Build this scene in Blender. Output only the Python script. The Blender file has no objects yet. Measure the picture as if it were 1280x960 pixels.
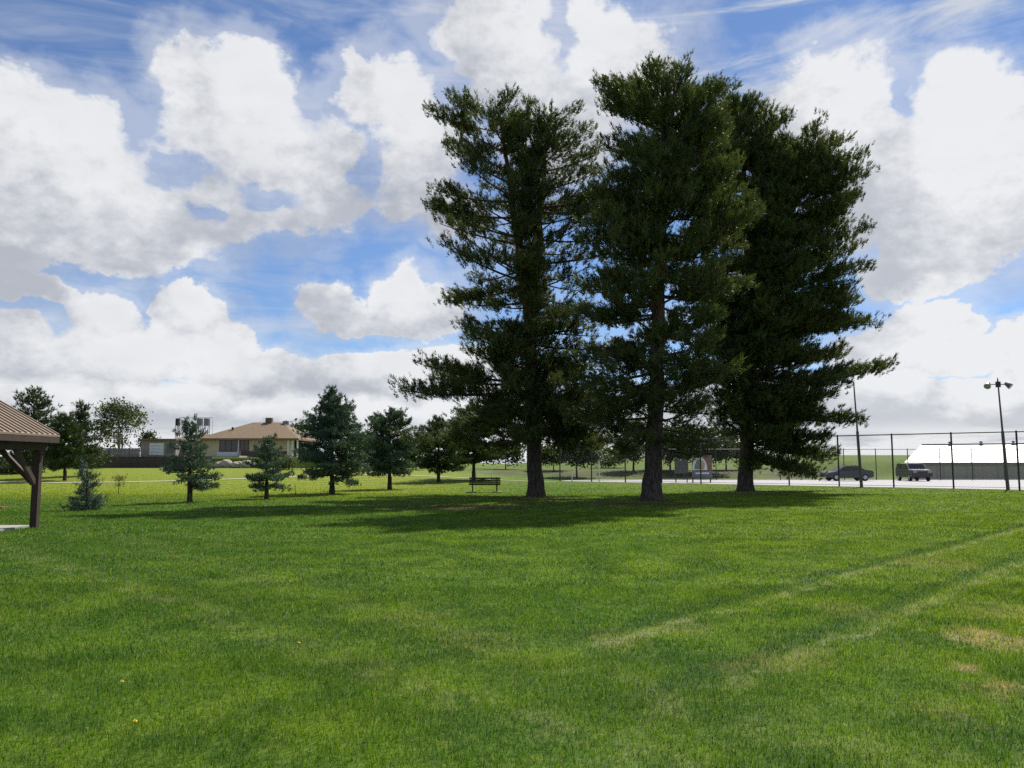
import bpy, bmesh, math, random
import numpy as np
from mathutils import Vector, Matrix

random.seed(7)
SC = bpy.context.scene
COL = SC.collection
PI = math.pi
R = math.radians

# ------------------------------------------------------------------ camera
F = 1020.0                      # focal length in photograph pixels (1280 wide)
CAM_H = 1.6
TH = math.atan(100.0 / F)
cam_d = bpy.data.cameras.new("camera")
cam = bpy.data.objects.new("camera", cam_d)
COL.objects.link(cam)
cam.location = (0, 0, CAM_H)
cam.rotation_euler = (PI / 2 + TH, 0, 0)
cam_d.sensor_width = 36.0
cam_d.lens = F / 1280.0 * 36.0
cam_d.clip_start = 0.05
cam_d.clip_end = 6000
SC.camera = cam
SC.render.resolution_x, SC.render.resolution_y = 1024, 768


def ray(px, py):
    u = (px - 640) / F
    v = (480 - py) / F
    return Vector((u, math.cos(TH) - v * math.sin(TH), math.sin(TH) + v * math.cos(TH)))


def at(px, py, Y):
    d = ray(px, py)
    return Vector((0, 0, CAM_H)) + d * (Y / d.y)


def ground(px, py, z=0.0):
    d = ray(px, py)
    return Vector((0, 0, CAM_H)) + d * ((z - CAM_H) / d.z)


# ------------------------------------------------------------------ sun
SUN_AZ, SUN_EL = R(31), R(48)
to_sun = Vector((math.sin(SUN_AZ) * math.cos(SUN_EL), math.cos(SUN_AZ) * math.cos(SUN_EL), math.sin(SUN_EL)))
sd = bpy.data.lights.new("sun", 'SUN')
sd.energy = 4.8
sd.angle = R(0.5)
sd.color = (1.0, 0.95, 0.86)
so = bpy.data.objects.new("sun", sd)
COL.objects.link(so)
so.rotation_euler = (-to_sun).to_track_quat('-Z', 'Y').to_euler()

# ------------------------------------------------------------------ colour management
SC.view_settings.view_transform = 'Standard'
SC.view_settings.look = 'None'
SC.view_settings.exposure = 0.34
SC.view_settings.gamma = 1.0
SC.view_settings.use_curve_mapping = False
SC.cycles.max_bounces = 5
SC.cycles.diffuse_bounces = 2
SC.cycles.glossy_bounces = 2
SC.cycles.transmission_bounces = 4
SC.cycles.transparent_max_bounces = 8
SC.cycles.use_denoising = False
SC.cycles.sample_clamp_indirect = 6


# ------------------------------------------------------------------ node helpers
def N(nt, typ, ins=None, **attrs):
    n = nt.nodes.new(typ)
    for k, v in attrs.items():
        setattr(n, k, v)
    for k, v in (ins or {}).items():
        s = n.inputs[k]
        if isinstance(v, bpy.types.NodeSocket):
            nt.links.new(v, s)
        else:
            s.default_value = v
    return n


def M(nt, op, a, b=None, c=None, clamp=False):
    ins = {0: a}
    if b is not None: ins[1] = b
    if c is not None: ins[2] = c
    return N(nt, 'ShaderNodeMath', ins, operation=op, use_clamp=clamp).outputs[0]


def VM(nt, op, a, b=None, c=None):
    ins = {0: a}
    if b is not None: ins[1] = b
    if c is not None: ins[2] = c
    n = N(nt, 'ShaderNodeVectorMath', ins, operation=op)
    return n.outputs['Value'] if op in ('LENGTH', 'DOT_PRODUCT', 'DISTANCE') else n.outputs['Vector']


def SS(nt, x, a, b, lo=0.0, hi=1.0):
    n = N(nt, 'ShaderNodeMapRange', {'Value': x, 'From Min': a, 'From Max': b, 'To Min': lo, 'To Max': hi},
          interpolation_type='SMOOTHSTEP')
    return n.outputs[0]


def MIX(nt, f, a, b, mode='MIX'):
    n = nt.nodes.new('ShaderNodeMix')
    n.data_type = 'RGBA'
    n.blend_type = mode
    for s, v in ((n.inputs[0], f), (n.inputs[6], a), (n.inputs[7], b)):
        if isinstance(v, bpy.types.NodeSocket):
            nt.links.new(v, s)
        else:
            s.default_value = v if isinstance(v, (int, float)) else (tuple(v) + (1,))[:4]
    return n.outputs[2]


def NOISE(nt, vec, scale, detail=4.0, rough=0.55, dist=0.0, out='Fac'):
    return N(nt, 'ShaderNodeTexNoise', {'Vector': vec, 'Scale': scale, 'Detail': detail, 'Roughness': rough,
                                        'Distortion': dist}).outputs[0 if out == 'Fac' else 1]


# ------------------------------------------------------------------ sky with clouds (a world at infinity, laid out by direction)
# each cloud lobe: direction through (px, py) of the view it was surveyed from, and its half sizes
LOBES = [
    # big grey-white bank on the left
    (20, 150, 85, 62), (95, 165, 80, 52), (150, 200, 80, 60), (200, 240, 90, 62), (60, 230, 120, 75), (150, 285, 120, 42), (20, 290, 90, 45),
    # second bank
    (245, 105, 62, 42), (310, 110, 62, 44), (345, 150, 66, 52), (300, 180, 95, 60), (390, 205, 62, 52), (330, 245, 110, 48), (415, 255, 45, 42),
    (260, 270, 80, 36),
    # third bank behind the left pine
    (430, 90, 38, 30), (478, 120, 60, 52), (520, 175, 70, 62), (495, 235, 62, 50), (560, 260, 60, 40),
    # top centre
    (600, 35, 60, 48), (655, 60, 72, 60), (625, 105, 70, 45), (760, 40, 75, 46), (720, 110, 65, 60), (800, 90, 60, 50), (700, 160, 60, 60),
    # big bright cumulus on the right
    (1035, 108, 58, 46), (1000, 150, 65, 48), (1085, 160, 72, 62), (1210, 125, 66, 54), (1165, 165, 60, 50), (1265, 130, 50, 48),
    (1130, 225, 105, 72), (1240, 225, 90, 85), (1080, 255, 60, 60), (1180, 300, 85, 50), (1165, 335, 80, 30), (1270, 280, 50, 42),
    # small cumulus low on the right
    (1172, 402, 46, 27), (1140, 416, 34, 20), (1200, 412, 30, 20), (1105, 440, 60, 26), (1270, 432, 34, 18), (1200, 450, 90, 22),
    # low cumulus on the left
    (222, 376, 34, 25), (240, 408, 46, 32), (128, 402, 46, 34), (90, 424, 50, 28), (175, 440, 64, 34), (268, 436, 46, 34), (15, 418, 45, 26),
    (10, 352, 70, 18), (60, 366, 40, 10), (335, 458, 56, 22), (300, 470, 60, 26), (90, 460, 110, 34), (380, 470, 50, 20),
    # mid cumulus beside the left pine
    (405, 380, 38, 26), (440, 392, 34, 18), (505, 370, 36, 32), (535, 390, 46, 32), (470, 400, 50, 16),
    (30, 500, 70, 16), (150, 508, 60, 14), (250, 500, 50, 14), (345, 520, 60, 13), (455, 520, 60, 14), (1110, 490, 60, 18), (1200, 500, 70, 18), (1290, 480, 50, 16),
    (480, 455, 60, 18), (535, 455, 50, 22), (440, 478, 70, 18), (600, 470, 60, 30),
]


# whole clouds: how far below its sunlit crown a point lies (0 at the crown, 1 at the base)
BANKS = [(80, 215, 215, 125), (320, 180, 130, 128), (490, 180, 95, 118), (690, 85, 165, 108), (1050, 150, 110, 95), (1200, 225, 150, 140),
         (1175, 415, 62, 40), (1190, 465, 170, 36), (128, 412, 52, 40), (236, 402, 50, 46), (170, 462, 220, 36), (480, 388, 110, 42), (505, 470, 130, 28),
         (60, 510, 90, 20), (210, 505, 90, 18), (350, 522, 80, 16), (460, 524, 80, 16), (590, 530, 120, 20), (1110, 495, 80, 22), (1210, 505, 90, 22), (1300, 490, 70, 22)]


def cloud_group(name, lobes, kmin):
    g = bpy.data.node_groups.new(name, 'ShaderNodeTree')
    g.interface.new_socket("Point", in_out='INPUT', socket_type='NodeSocketVector')
    g.interface.new_socket("Distance", in_out='OUTPUT', socket_type='NodeSocketFloat')
    gi, go = g.nodes.new('NodeGroupInput'), g.nodes.new('NodeGroupOutput')
    cur = None
    for (px, py, rx, ry) in lobes:
        d = ray(px, py).normalized()
        az, el = math.atan2(d.x, d.y), math.asin(d.z)
        ex = 1.0 / (rx / F * (1 / (1 + ((px - 640) / F) ** 2)) * 1.12)
        ey = 1.0 / (ry / F * math.cos(el) ** 0.5 * 1.05)
        p = VM(g, 'MULTIPLY_ADD', gi.outputs[0], (ex, ey, 0.0), (-az * ex, -el * ey, 0.0))
        l = VM(g, 'LENGTH', p)
        cur = l if cur is None else M(g, 'SMOOTH_MIN', cur, l, kmin)
    g.links.new(cur, go.inputs[0])
    return g


def build_world():
    w = bpy.data.worlds.new("World")
    SC.world = w
    w.use_nodes = True
    nt = w.node_tree
    nt.nodes.clear()
    tc = N(nt, 'ShaderNodeTexCoord').outputs['Generated']
    d = VM(nt, 'NORMALIZE', tc)
    sep = N(nt, 'ShaderNodeSeparateXYZ', {0: d})
    az = M(nt, 'ARCTAN2', sep.outputs[0], sep.outputs[1])
    el = M(nt, 'ARCSINE', sep.outputs[2])
    P = N(nt, 'ShaderNodeCombineXYZ', {0: az, 1: el, 2: 0.0}).outputs[0]
    sky = N(nt, 'ShaderNodeTexSky', sky_type='NISHITA', sun_disc=False, sun_elevation=SUN_EL, sun_rotation=SUN_AZ,
            altitude=1200.0, air_density=1.0, dust_density=0.3, ozone_density=2.0).outputs[0]
    sky = MIX(nt, 1.0, sky, (0.74, 0.93, 1.16), 'MULTIPLY')
    # billowing edges: the lobes are looked up through two scales of noise
    w1 = NOISE(nt, VM(nt, 'MULTIPLY', d, (1, 1, 1.15)), 7.0, 3.0, 0.5, out='Color')
    w2 = NOISE(nt, VM(nt, 'MULTIPLY', d, (1, 1, 1.2)), 24.0, 4.0, 0.62, out='Color')
    off = VM(nt, 'ADD', VM(nt, 'MULTIPLY', VM(nt, 'SUBTRACT', w1, (0.5, 0.5, 0.5)), (0.115, 0.085, 0)),
             VM(nt, 'MULTIPLY', VM(nt, 'SUBTRACT', w2, (0.5, 0.5, 0.5)), (0.065, 0.055, 0)))
    kk = SS(nt, el, 0.04, 0.34, 0.42, 1.0)
    off = VM(nt, 'MULTIPLY', off, N(nt, 'ShaderNodeCombineXYZ', {0: kk, 1: kk, 2: 0.0}).outputs[0])
    P1 = VM(nt, 'ADD', P, off)
    g1 = N(nt, 'ShaderNodeGroup', {}, node_tree=cloud_group("cloud_lobes", LOBES, 0.10))
    nt.links.new(P1, g1.inputs[0])
    HOLES = [(188, 150, 26, 34), (228, 212, 34, 16), (332, 238, 26, 12), (258, 268, 20, 9), (447, 226, 13, 26), (395, 110, 16, 40), (560, 120, 22, 30),
             (700, 40, 14, 40), (1120, 120, 16, 22), (75, 395, 16, 10)]
    g3 = N(nt, 'ShaderNodeGroup', {}, node_tree=cloud_group("cloud_holes", HOLES, 0.1))
    nt.links.new(P1, g3.inputs[0])
    L1 = g1.outputs[0]
    crowns = [(x + rx * 0.15, y - ry * 0.75, rx * 1.25, ry * 1.75) for x, y, rx, ry in BANKS]
    g2 = N(nt, 'ShaderNodeGroup', {}, node_tree=cloud_group("cloud_crowns", crowns, 0.06))
    nt.links.new(P1, g2.inputs[0])
    L2 = g2.outputs[0]
    fine = NOISE(nt, VM(nt, 'MULTIPLY', d, (1, 1, 1.5)), 34.0, 5.0, 0.62)
    soft = NOISE(nt, VM(nt, 'MULTIPLY', d, (1, 1, 2.2)), 9.0, 5.0, 0.55)
    Ld = M(nt, 'ADD', L1, M(nt, 'MULTIPLY', M(nt, 'SUBTRACT', fine, 0.5), 0.45))
    dens = SS(nt, Ld, 1.13, SS(nt, el, 0.15, 0.32, 0.95, 0.72))
    gap = SS(nt, M(nt, 'ADD', g3.outputs[0], M(nt, 'ADD', M(nt, 'MULTIPLY', M(nt, 'SUBTRACT', fine, 0.5), 1.3), M(nt, 'MULTIPLY', M(nt, 'SUBTRACT', soft, 0.5), 1.2))), 1.55, 0.45)
    dens = M(nt, 'MULTIPLY', dens, M(nt, 'MULTIPLY_ADD', gap, -0.8, 1.0))
    thin = SS(nt, M(nt, 'ADD', L1, M(nt, 'MULTIPLY', M(nt, 'SUBTRACT', soft, 0.5), 2.2)), 1.75, 0.9)
    thin = M(nt, 'MULTIPLY', thin, 0.42)
    dens = M(nt, 'MAXIMUM', dens, thin)
    # clouds on the rest of the sky dome, outside the surveyed part
    outside = M(nt, 'MAXIMUM', SS(nt, M(nt, 'ABSOLUTE', az), 0.62, 0.85), SS(nt, el, 0.56, 0.72))
    gen = SS(nt, NOISE(nt, VM(nt, 'MULTIPLY', d, (1, 1, 1.6)), 3.2, 9.0, 0.56), 0.47, 0.58)
    dens = M(nt, 'MAXIMUM', dens, M(nt, 'MULTIPLY', gen, outside))
    # layered bands near the horizon
    bandv = N(nt, 'ShaderNodeCombineXYZ', {0: M(nt, 'MULTIPLY', az, 3.2), 1: M(nt, 'MULTIPLY', el, 24.0), 2: 0.0}).outputs[0]
    bn = NOISE(nt, bandv, 1.6, 7.0, 0.6, 0.6)
    band = SS(nt, M(nt, 'ADD', bn, SS(nt, el, 0.04, 0.13, 0.30, -0.12)), 0.42, 0.60)
    dens = M(nt, 'MAXIMUM', dens, M(nt, 'MULTIPLY', band, SS(nt, el, 0.20, 0.09)))
    # high thin streaks
    sv = N(nt, 'ShaderNodeMapping', {'Vector': P, 'Rotation': (0, 0, R(24)), 'Scale': (2.0, 11.0, 1.0)}).outputs[0]
    st = NOISE(nt, sv, 1.6, 8.0, 0.62, 0.8)
    cir = M(nt, 'MULTIPLY', SS(nt, st, 0.42, 0.74), SS(nt, el, 0.20, 0.50, 0.30, 0.72))
    cir = M(nt, 'MULTIPLY', cir, SS(nt, az, -0.45, 0.40, 0.75, 2.0), clamp=True)
    sh = N(nt, 'ShaderNodeCombineXYZ', {0: M(nt, 'MULTIPLY', az, 4.0), 1: M(nt, 'MULTIPLY', el, 30.0), 2: 2.0}).outputs[0]
    low = M(nt, 'MULTIPLY', SS(nt, NOISE(nt, sh, 1.5, 6.0, 0.6, 0.5), 0.42, 0.7), SS(nt, el, 0.30, 0.14, 0.0, 0.55))
    veil = M(nt, 'MAXIMUM', cir, low)
    veil = M(nt, 'ADD', M(nt, 'MULTIPLY', veil, 0.85), 0.03, clamp=True)
    # lit tops and greyer undersides: how quickly the cloud ends towards the sun
    lit = SS(nt, M(nt, 'ADD', L2, M(nt, 'MULTIPLY', M(nt, 'SUBTRACT', fine, 0.5), 0.95)), 0.98, 0.26)
    rim = SS(nt, L1, 0.60, 1.05, 0.0, 0.16)
    lit = M(nt, 'ADD', M(nt, 'MULTIPLY', lit, 0.92), rim, clamp=True)
    lit = M(nt, 'ADD', lit, M(nt, 'MULTIPLY', M(nt, 'SUBTRACT', soft, 0.5), 0.55), clamp=True)
    right = SS(nt, az, -0.15, 0.45, 0.0, 0.12)
    lowl = SS(nt, NOISE(nt, bandv, 2.3, 6.0, 0.6, 0.4), 0.30, 0.56)
    lowm = SS(nt, el, 0.055, 0.02)
    lit = M(nt, 'ADD', M(nt, 'MULTIPLY', lit, M(nt, 'SUBTRACT', 1.0, lowm)), M(nt, 'MULTIPLY', lowl, lowm), clamp=True)
    lit = M(nt, 'ADD', lit, right, clamp=True)
    ccol = MIX(nt, lit, (4.9, 5.15, 5.75), (8.9, 9.0, 9.15))
    col = MIX(nt, veil, sky, (6.6, 7.0, 7.7))
    col = MIX(nt, M(nt, 'MULTIPLY', dens, 0.97), col, ccol)
    bg = N(nt, 'ShaderNodeBackground', {'Color': col, 'Strength': 0.076})
    out = N(nt, 'ShaderNodeOutputWorld')
    nt.links.new(bg.outputs[0], out.inputs[0])
    w.cycles.sampling_method = 'NONE'        # the sky is soft: rays that miss find it


build_world()


# ------------------------------------------------------------------ materials
def mat_new(name):
    m = bpy.data.materials.new(name)
    m.use_nodes = True
    nt = m.node_tree
    nt.nodes.clear()
    return m, nt


def out_surface(nt, sh):
    o = N(nt, 'ShaderNodeOutputMaterial')
    nt.links.new(sh, o.inputs['Surface'])


def simple(name, c, rough=0.7, var=0.25, scale=6.0, metal=0.0, bump=0.0, bscale=30.0, spec=0.4):
    m, nt = mat_new(name)
    pos = N(nt, 'ShaderNodeTexCoord').outputs['Object']
    n1 = NOISE(nt, pos, scale, 6.0, 0.6)
    n2 = NOISE(nt, pos, scale * 7, 4.0, 0.6)
    f = M(nt, 'MULTIPLY_ADD', n2, 0.35, M(nt, 'MULTIPLY', n1, 0.65))
    lo = tuple(x * (1 - var) for x in c)
    hi = tuple(min(1, x * (1 + var)) for x in c)
    col = MIX(nt, SS(nt, f, 0.3, 0.7), lo, hi)
    b = N(nt, 'ShaderNodeBsdfPrincipled', {'Base Color': col, 'Roughness': rough, 'Metallic': metal})
    b.inputs['Specular IOR Level'].default_value = spec
    if bump:
        bp = N(nt, 'ShaderNodeBump', {'Height': NOISE(nt, pos, bscale, 5.0, 0.6), 'Strength': bump, 'Distance': 0.02})
        nt.links.new(bp.outputs[0], b.inputs['Normal'])
    out_surface(nt, b.outputs[0])
    return m


def foliage(name, dark, light, trans=0.25, gloss=0.5):
    m, nt = mat_new(name)
    tone = N(nt, 'ShaderNodeAttribute', attribute_name='tone').outputs['Fac']
    pos = N(nt, 'ShaderNodeNewGeometry').outputs['Position']
    big = NOISE(nt, pos, 0.55, 3.0, 0.5)
    f = M(nt, 'MULTIPLY_ADD', SS(nt, big, 0.3, 0.7), 0.55, M(nt, 'MULTIPLY', tone, 0.45), clamp=True)
    col = MIX(nt, f, dark, light)
    df = N(nt, 'ShaderNodeBsdfPrincipled', {'Base Color': col, 'Roughness': gloss})
    df.inputs['Specular IOR Level'].default_value = 0.22
    tr = N(nt, 'ShaderNodeBsdfTranslucent', {'Color': MIX(nt, 1.0, col, (1.5, 1.5, 0.6), 'MULTIPLY')})
    mx = N(nt, 'ShaderNodeMixShader', {0: trans, 1: df.outputs[0], 2: tr.outputs[0]})
    out_surface(nt, mx.outputs[0])
    return m


def bark(name, low, high, zlo, zhi):
    m, nt = mat_new(name)
    pos = N(nt, 'ShaderNodeTexCoord').outputs['Object']
    sx = N(nt, 'ShaderNodeSeparateXYZ', {0: pos})
    st = VM(nt, 'MULTIPLY', pos, (6.0, 6.0, 1.3))
    n = NOISE(nt, st, 2.2, 7.0, 0.65)
    c = MIX(nt, SS(nt, sx.outputs[2], zlo, zhi), low, high)
    c = MIX(nt, SS(nt, n, 0.35, 0.65), MIX(nt, 1.0, c, (0.45, 0.45, 0.45), 'MULTIPLY'), MIX(nt, 1.0, c, (1.35, 1.35, 1.35), 'MULTIPLY'))
    b = N(nt, 'ShaderNodeBsdfPrincipled', {'Base Color': c, 'Roughness': 0.9})
    b.inputs['Specular IOR Level'].default_value = 0.15
    bp = N(nt, 'ShaderNodeBump', {'Height': n, 'Strength': 0.9, 'Distance': 0.06})
    nt.links.new(bp.outputs[0], b.inputs['Normal'])
    out_surface(nt, b.outputs[0])
    return m


# ---- grass colour, shared by the soil sheet and the blades; everything is laid out in world x, y metres
TRACKS = [  # wheel tracks: two ground points and strength
    (ground(735, 810), ground(1275, 664), 0.16, 0.68),
    (ground(835, 892), ground(1225, 728), 0.15, 0.65),
    (ground(0, 684), ground(205, 752), 0.35, 0.30),
    (ground(150, 672), ground(560, 790), 0.40, 0.22),
]
DRY = [(1238, 800, 0.60, 0.9), (1208, 836, 0.22, 1.0), (1256, 858, 0.22, 0.7), (1235, 866, 0.30, 0.5), (965, 826, 0.5, 0.45),
       (1010, 820, 0.4, 0.35), (855, 785, 0.5, 0.35), (1065, 765, 0.6, 0.4), (1175, 705, 1.2, 0.5), (1270, 770, 0.8, 0.5),
       (600, 800, 0.7, 0.25), (520, 770, 0.7, 0.22), (1180, 890, 0.35, 0.4), (770, 800, 0.5, 0.45), (905, 835, 0.3, 0.35)]


def grass_color(nt):
    pos = N(nt, 'ShaderNodeNewGeometry').outputs['Position']
    p = VM(nt, 'MULTIPLY', pos, (1, 1, 0))
    sx = N(nt, 'ShaderNodeSeparateXYZ', {0: p})
    X, Y = sx.outputs[0], sx.outputs[1]
    big = NOISE(nt, p, 0.16, 4.0, 0.55)
    mid = NOISE(nt, p, 1.1, 5.0, 0.6)
    clump = NOISE(nt, p, 5.5, 4.0, 0.65)
    A, B = (0.052, 0.116, 0.009), (0.146, 0.232, 0.014)
    c = MIX(nt, SS(nt, mid, 0.36, 0.64), A, B)
    c = MIX(nt, SS(nt, big, 0.40, 0.66, 0.0, 0.55), c, (0.066, 0.152, 0.022))       # cooler, lusher swathes
    c = MIX(nt, SS(nt, clump, 0.50, 0.72, 0.0, 0.6), c, (0.205, 0.255, 0.060))     # pale tufts
    # cooler lawn to the left, yellower to the right and on the far slope
    c = MIX(nt, SS(nt, X, 2.0, -9.0, 0.0, 0.35), c, (0.066, 0.132, 0.034))
    yel = M(nt, 'MULTIPLY', SS(nt, X, 1.0, 9.0), SS(nt, mid, 0.30, 0.62, 0.1, 0.55))
    c = MIX(nt, yel, c, (0.195, 0.250, 0.012))
    slope = M(nt, 'MULTIPLY', SS(nt, Y, 30.0, 50.0), SS(nt, X, 5.0, -10.0))
    c = MIX(nt, M(nt, 'MULTIPLY', slope, SS(nt, mid, 0.2, 0.7, 0.62, 0.95)), c, (0.300, 0.340, 0.036))
    berm = SS(nt, Y, 84.0, 92.0)
    c = MIX(nt, M(nt, 'MULTIPLY', berm, 0.75), c, (0.135, 0.190, 0.030))
    # bank of dry grass and dirt beyond the lot, and far fields
    bank = M(nt, 'MULTIPLY', M(nt, 'MULTIPLY', SS(nt, Y, 83.0, 88.0), SS(nt, Y, 108.0, 98.0)), SS(nt, X, -8.0, 2.0))
    c = MIX(nt, M(nt, 'MULTIPLY', bank, SS(nt, NOISE(nt, p, 0.35, 4.0, 0.6), 0.35, 0.6, 0.2, 0.9)), c, (0.12, 0.095, 0.065))
    # mower swaths
    a, b = TRACKS[0][0], TRACKS[0][1]
    dr = (b - a).normalized()
    nx, ny = -dr.y, dr.x
    u = M(nt, 'ADD', M(nt, 'MULTIPLY', X, nx), M(nt, 'MULTIPLY', Y, ny))
    wob = M(nt, 'MULTIPLY', M(nt, 'SUBTRACT', mid, 0.5), 0.5)
    sw = M(nt, 'SINE', M(nt, 'MULTIPLY', M(nt, 'ADD', u, wob), 2 * PI / 2.7))
    c = MIX(nt, SS(nt, sw, -0.6, 0.8, 0.0, 0.22), c, (0.058, 0.136, 0.014))
    # tracks of bleached, flattened grass with a darker rut beside each
    tn = NOISE(nt, p, 2.6, 5.0, 0.65)
    for (a, b, wd, s) in TRACKS:
        dr = (b - a).normalized()
        nx, ny = -dr.y, dr.x
        c0 = a.x * nx + a.y * ny
        dd = M(nt, 'ADD', M(nt, 'SUBTRACT', M(nt, 'ADD', M(nt, 'MULTIPLY', X, nx), M(nt, 'MULTIPLY', Y, ny)), c0),
               M(nt, 'MULTIPLY', M(nt, 'SUBTRACT', mid, 0.5), 0.45))
        along = M(nt, 'ADD', M(nt, 'MULTIPLY', X, dr.x), M(nt, 'MULTIPLY', Y, dr.y))
        s0 = a.x * dr.x + a.y * dr.y
        fade = SS(nt, along, s0 - 1.0, s0 + 0.8)
        rut = M(nt, 'MULTIPLY', SS(nt, M(nt, 'ABSOLUTE', M(nt, 'ADD', dd, -wd * 1.9)), wd * 1.6, 0.0), fade)
        c = MIX(nt, M(nt, 'MULTIPLY', rut, 0.75 * min(1, s * 1.4)), c, (0.048, 0.105, 0.028))
        pale = M(nt, 'MULTIPLY', SS(nt, M(nt, 'ABSOLUTE', dd), wd * 1.25, wd * 0.1), fade)
        pale = M(nt, 'MULTIPLY', pale, SS(nt, tn, 0.44, 0.60, 0.05, 1.0))
        c = MIX(nt, M(nt, 'MULTIPLY', pale, s), c, (0.33, 0.34, 0.185))
    # dead patches
    for (px, py, r, s) in DRY:
        q = ground(px, py)
        dist = VM(nt, 'LENGTH', VM(nt, 'MULTIPLY', VM(nt, 'SUBTRACT', p, (q.x, q.y, 0)), (1.3 / r, 0.9 / r, 0)))
        dist = M(nt, 'ADD', dist, M(nt, 'MULTIPLY', M(nt, 'SUBTRACT', tn, 0.5), 2.0))
        c = MIX(nt, M(nt, 'MULTIPLY', M(nt, 'MULTIPLY', SS(nt, dist, 1.0, 0.3), SS(nt, clump, 0.36, 0.56, 0.25, 1.0)), s * (1.0 if s > 0.65 else 0.62)), c, (0.37, 0.30, 0.165))
    # bare needle litter under the pines
    for (px, py, rx, ry, s) in ((575, 634, 4.2, 2.6, 0.75), (670, 623, 3.5, 2.2, 0.7), (815, 630, 3.5, 2.0, 0.6), (935, 618, 3.5, 2.4, 0.55), (740, 630, 5.0, 2.0, 0.45), (670, 620, 1.3, 1.3, 0.9), (815, 625.5, 1.3, 1.2, 0.9), (932, 614, 1.5, 1.5, 0.9), (415, 617, 1.0, 1.2, 0.6), (487, 611, 1.0, 1.2, 0.6), (237, 628, 0.6, 0.6, 0.5)):
        q = ground(px, py)
        dist = VM(nt, 'LENGTH', VM(nt, 'MULTIPLY', VM(nt, 'SUBTRACT', p, (q.x, q.y, 0)), (1 / rx, 1 / ry, 0)))
        dist = M(nt, 'ADD', dist, M(nt, 'MULTIPLY', M(nt, 'SUBTRACT', mid, 0.5), 1.6))
        c = MIX(nt, M(nt, 'MULTIPLY', SS(nt, dist, 1.0, 0.35), s), c, (0.105, 0.075, 0.050))
    return c


def soil_material():
    m, nt = mat_new("lawn")
    c = grass_color(nt)
    pos = N(nt, 'ShaderNodeNewGeometry').outputs['Position']
    st = VM(nt, 'MULTIPLY', pos, (1, 1, 0))
    fine = NOISE(nt, st, 26.0, 5.0, 0.7)
    f2 = NOISE(nt, st, 9.0, 4.0, 0.65)
    k = M(nt, 'MULTIPLY_ADD', fine, 0.5, M(nt, 'MULTIPLY', f2, 0.5))
    c = MIX(nt, SS(nt, k, 0.36, 0.62), MIX(nt, 1.0, c, (0.36, 0.42, 0.40), 'MULTIPLY'), MIX(nt, 1.0, c, (1.02, 1.0, 0.95), 'MULTIPLY'))
    b = N(nt, 'ShaderNodeBsdfPrincipled', {'Base Color': c, 'Roughness': 0.85})
    b.inputs['Specular IOR Level'].default_value = 0.1
    bp = N(nt, 'ShaderNodeBump', {'Height': k, 'Strength': 0.8, 'Distance': 0.05})
    nt.links.new(bp.outputs[0], b.inputs['Normal'])
    out_surface(nt, b.outputs[0])
    return m


def blade_material():
    m, nt = mat_new("grass_blades")
    c = grass_color(nt)
    tone = N(nt, 'ShaderNodeAttribute', attribute_name='tone').outputs['Fac']
    c = MIX(nt, 1.0, c, MIX(nt, tone, (0.66, 0.74, 0.62), (1.50, 1.42, 1.40)), 'MULTIPLY')
    c = MIX(nt, SS(nt, tone, 0.93, 0.97), c, (0.30, 0.27, 0.13))
    b = N(nt, 'ShaderNodeBsdfPrincipled', {'Base Color': c, 'Roughness': 0.5})
    b.inputs['Specular IOR Level'].default_value = 0.2
    tr = N(nt, 'ShaderNodeBsdfTranslucent', {'Color': MIX(nt, 1.0, c, (1.35, 1.45, 0.6), 'MULTIPLY')})
    mx = N(nt, 'ShaderNodeMixShader', {0: 0.42, 1: b.outputs[0], 2: tr.outputs[0]})
    out_surface(nt, mx.outputs[0])
    return m


MAT = {}
MAT['soil'] = soil_material()
MAT['blade'] = blade_material()
MAT['needle'] = foliage("pine_needles", (0.036, 0.058, 0.022), (0.120, 0.148, 0.050), 0.26)
MAT['spruce'] = foliage("spruce_needles", (0.052, 0.096, 0.070), (0.115, 0.175, 0.130), 0.15)
MAT['bluespruce'] = foliage("blue_spruce_needles", (0.050, 0.088, 0.082), (0.110, 0.165, 0.152), 0.15)
MAT['fir'] = foliage("fir_needles", (0.026, 0.050, 0.020), (0.060, 0.095, 0.030), 0.2)
MAT['leaf'] = foliage("leaves", (0.045, 0.070, 0.022), (0.100, 0.125, 0.040), 0.3)
MAT['leaf_dark'] = foliage("dark_leaves", (0.024, 0.042, 0.018), (0.060, 0.082, 0.032), 0.25)
MAT['leaf_grey'] = foliage("grey_green_leaves", (0.060, 0.082, 0.040), (0.120, 0.145, 0.070), 0.3)
MAT['leaf_yellow'] = foliage("yellow_leaves", (0.120, 0.130, 0.030), (0.210, 0.210, 0.060), 0.35)
MAT['bark_pine'] = bark("pine_bark", (0.085, 0.070, 0.060), (0.150, 0.082, 0.050), 5.0, 11.0)
MAT['bark'] = bark("bark", (0.075, 0.062, 0.052), (0.095, 0.078, 0.062), 1.0, 5.0)
MAT['bark_pale'] = bark("pale_bark", (0.20, 0.18, 0.16), (0.28, 0.26, 0.23), 1.0, 5.0)
MAT['wood_dark'] = simple("stained_timber", (0.062, 0.042, 0.034), 0.7, 0.25, 4, bump=0.3)
MAT['wood_red'] = simple("redwood_boards", (0.26, 0.12, 0.065), 0.7, 0.25, 5, bump=0.2)
MAT['metal_roof'] = simple("brown_ribbed_steel", (0.29, 0.215, 0.155), 0.5, 0.12, 1.2)
MAT['concrete'] = simple("concrete", (0.36, 0.345, 0.33), 0.85, 0.12, 0.7, bump=0.2)
MAT['lot'] = simple("pale_concrete_paving", (0.37, 0.36, 0.365), 0.8, 0.10, 0.25)
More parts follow.
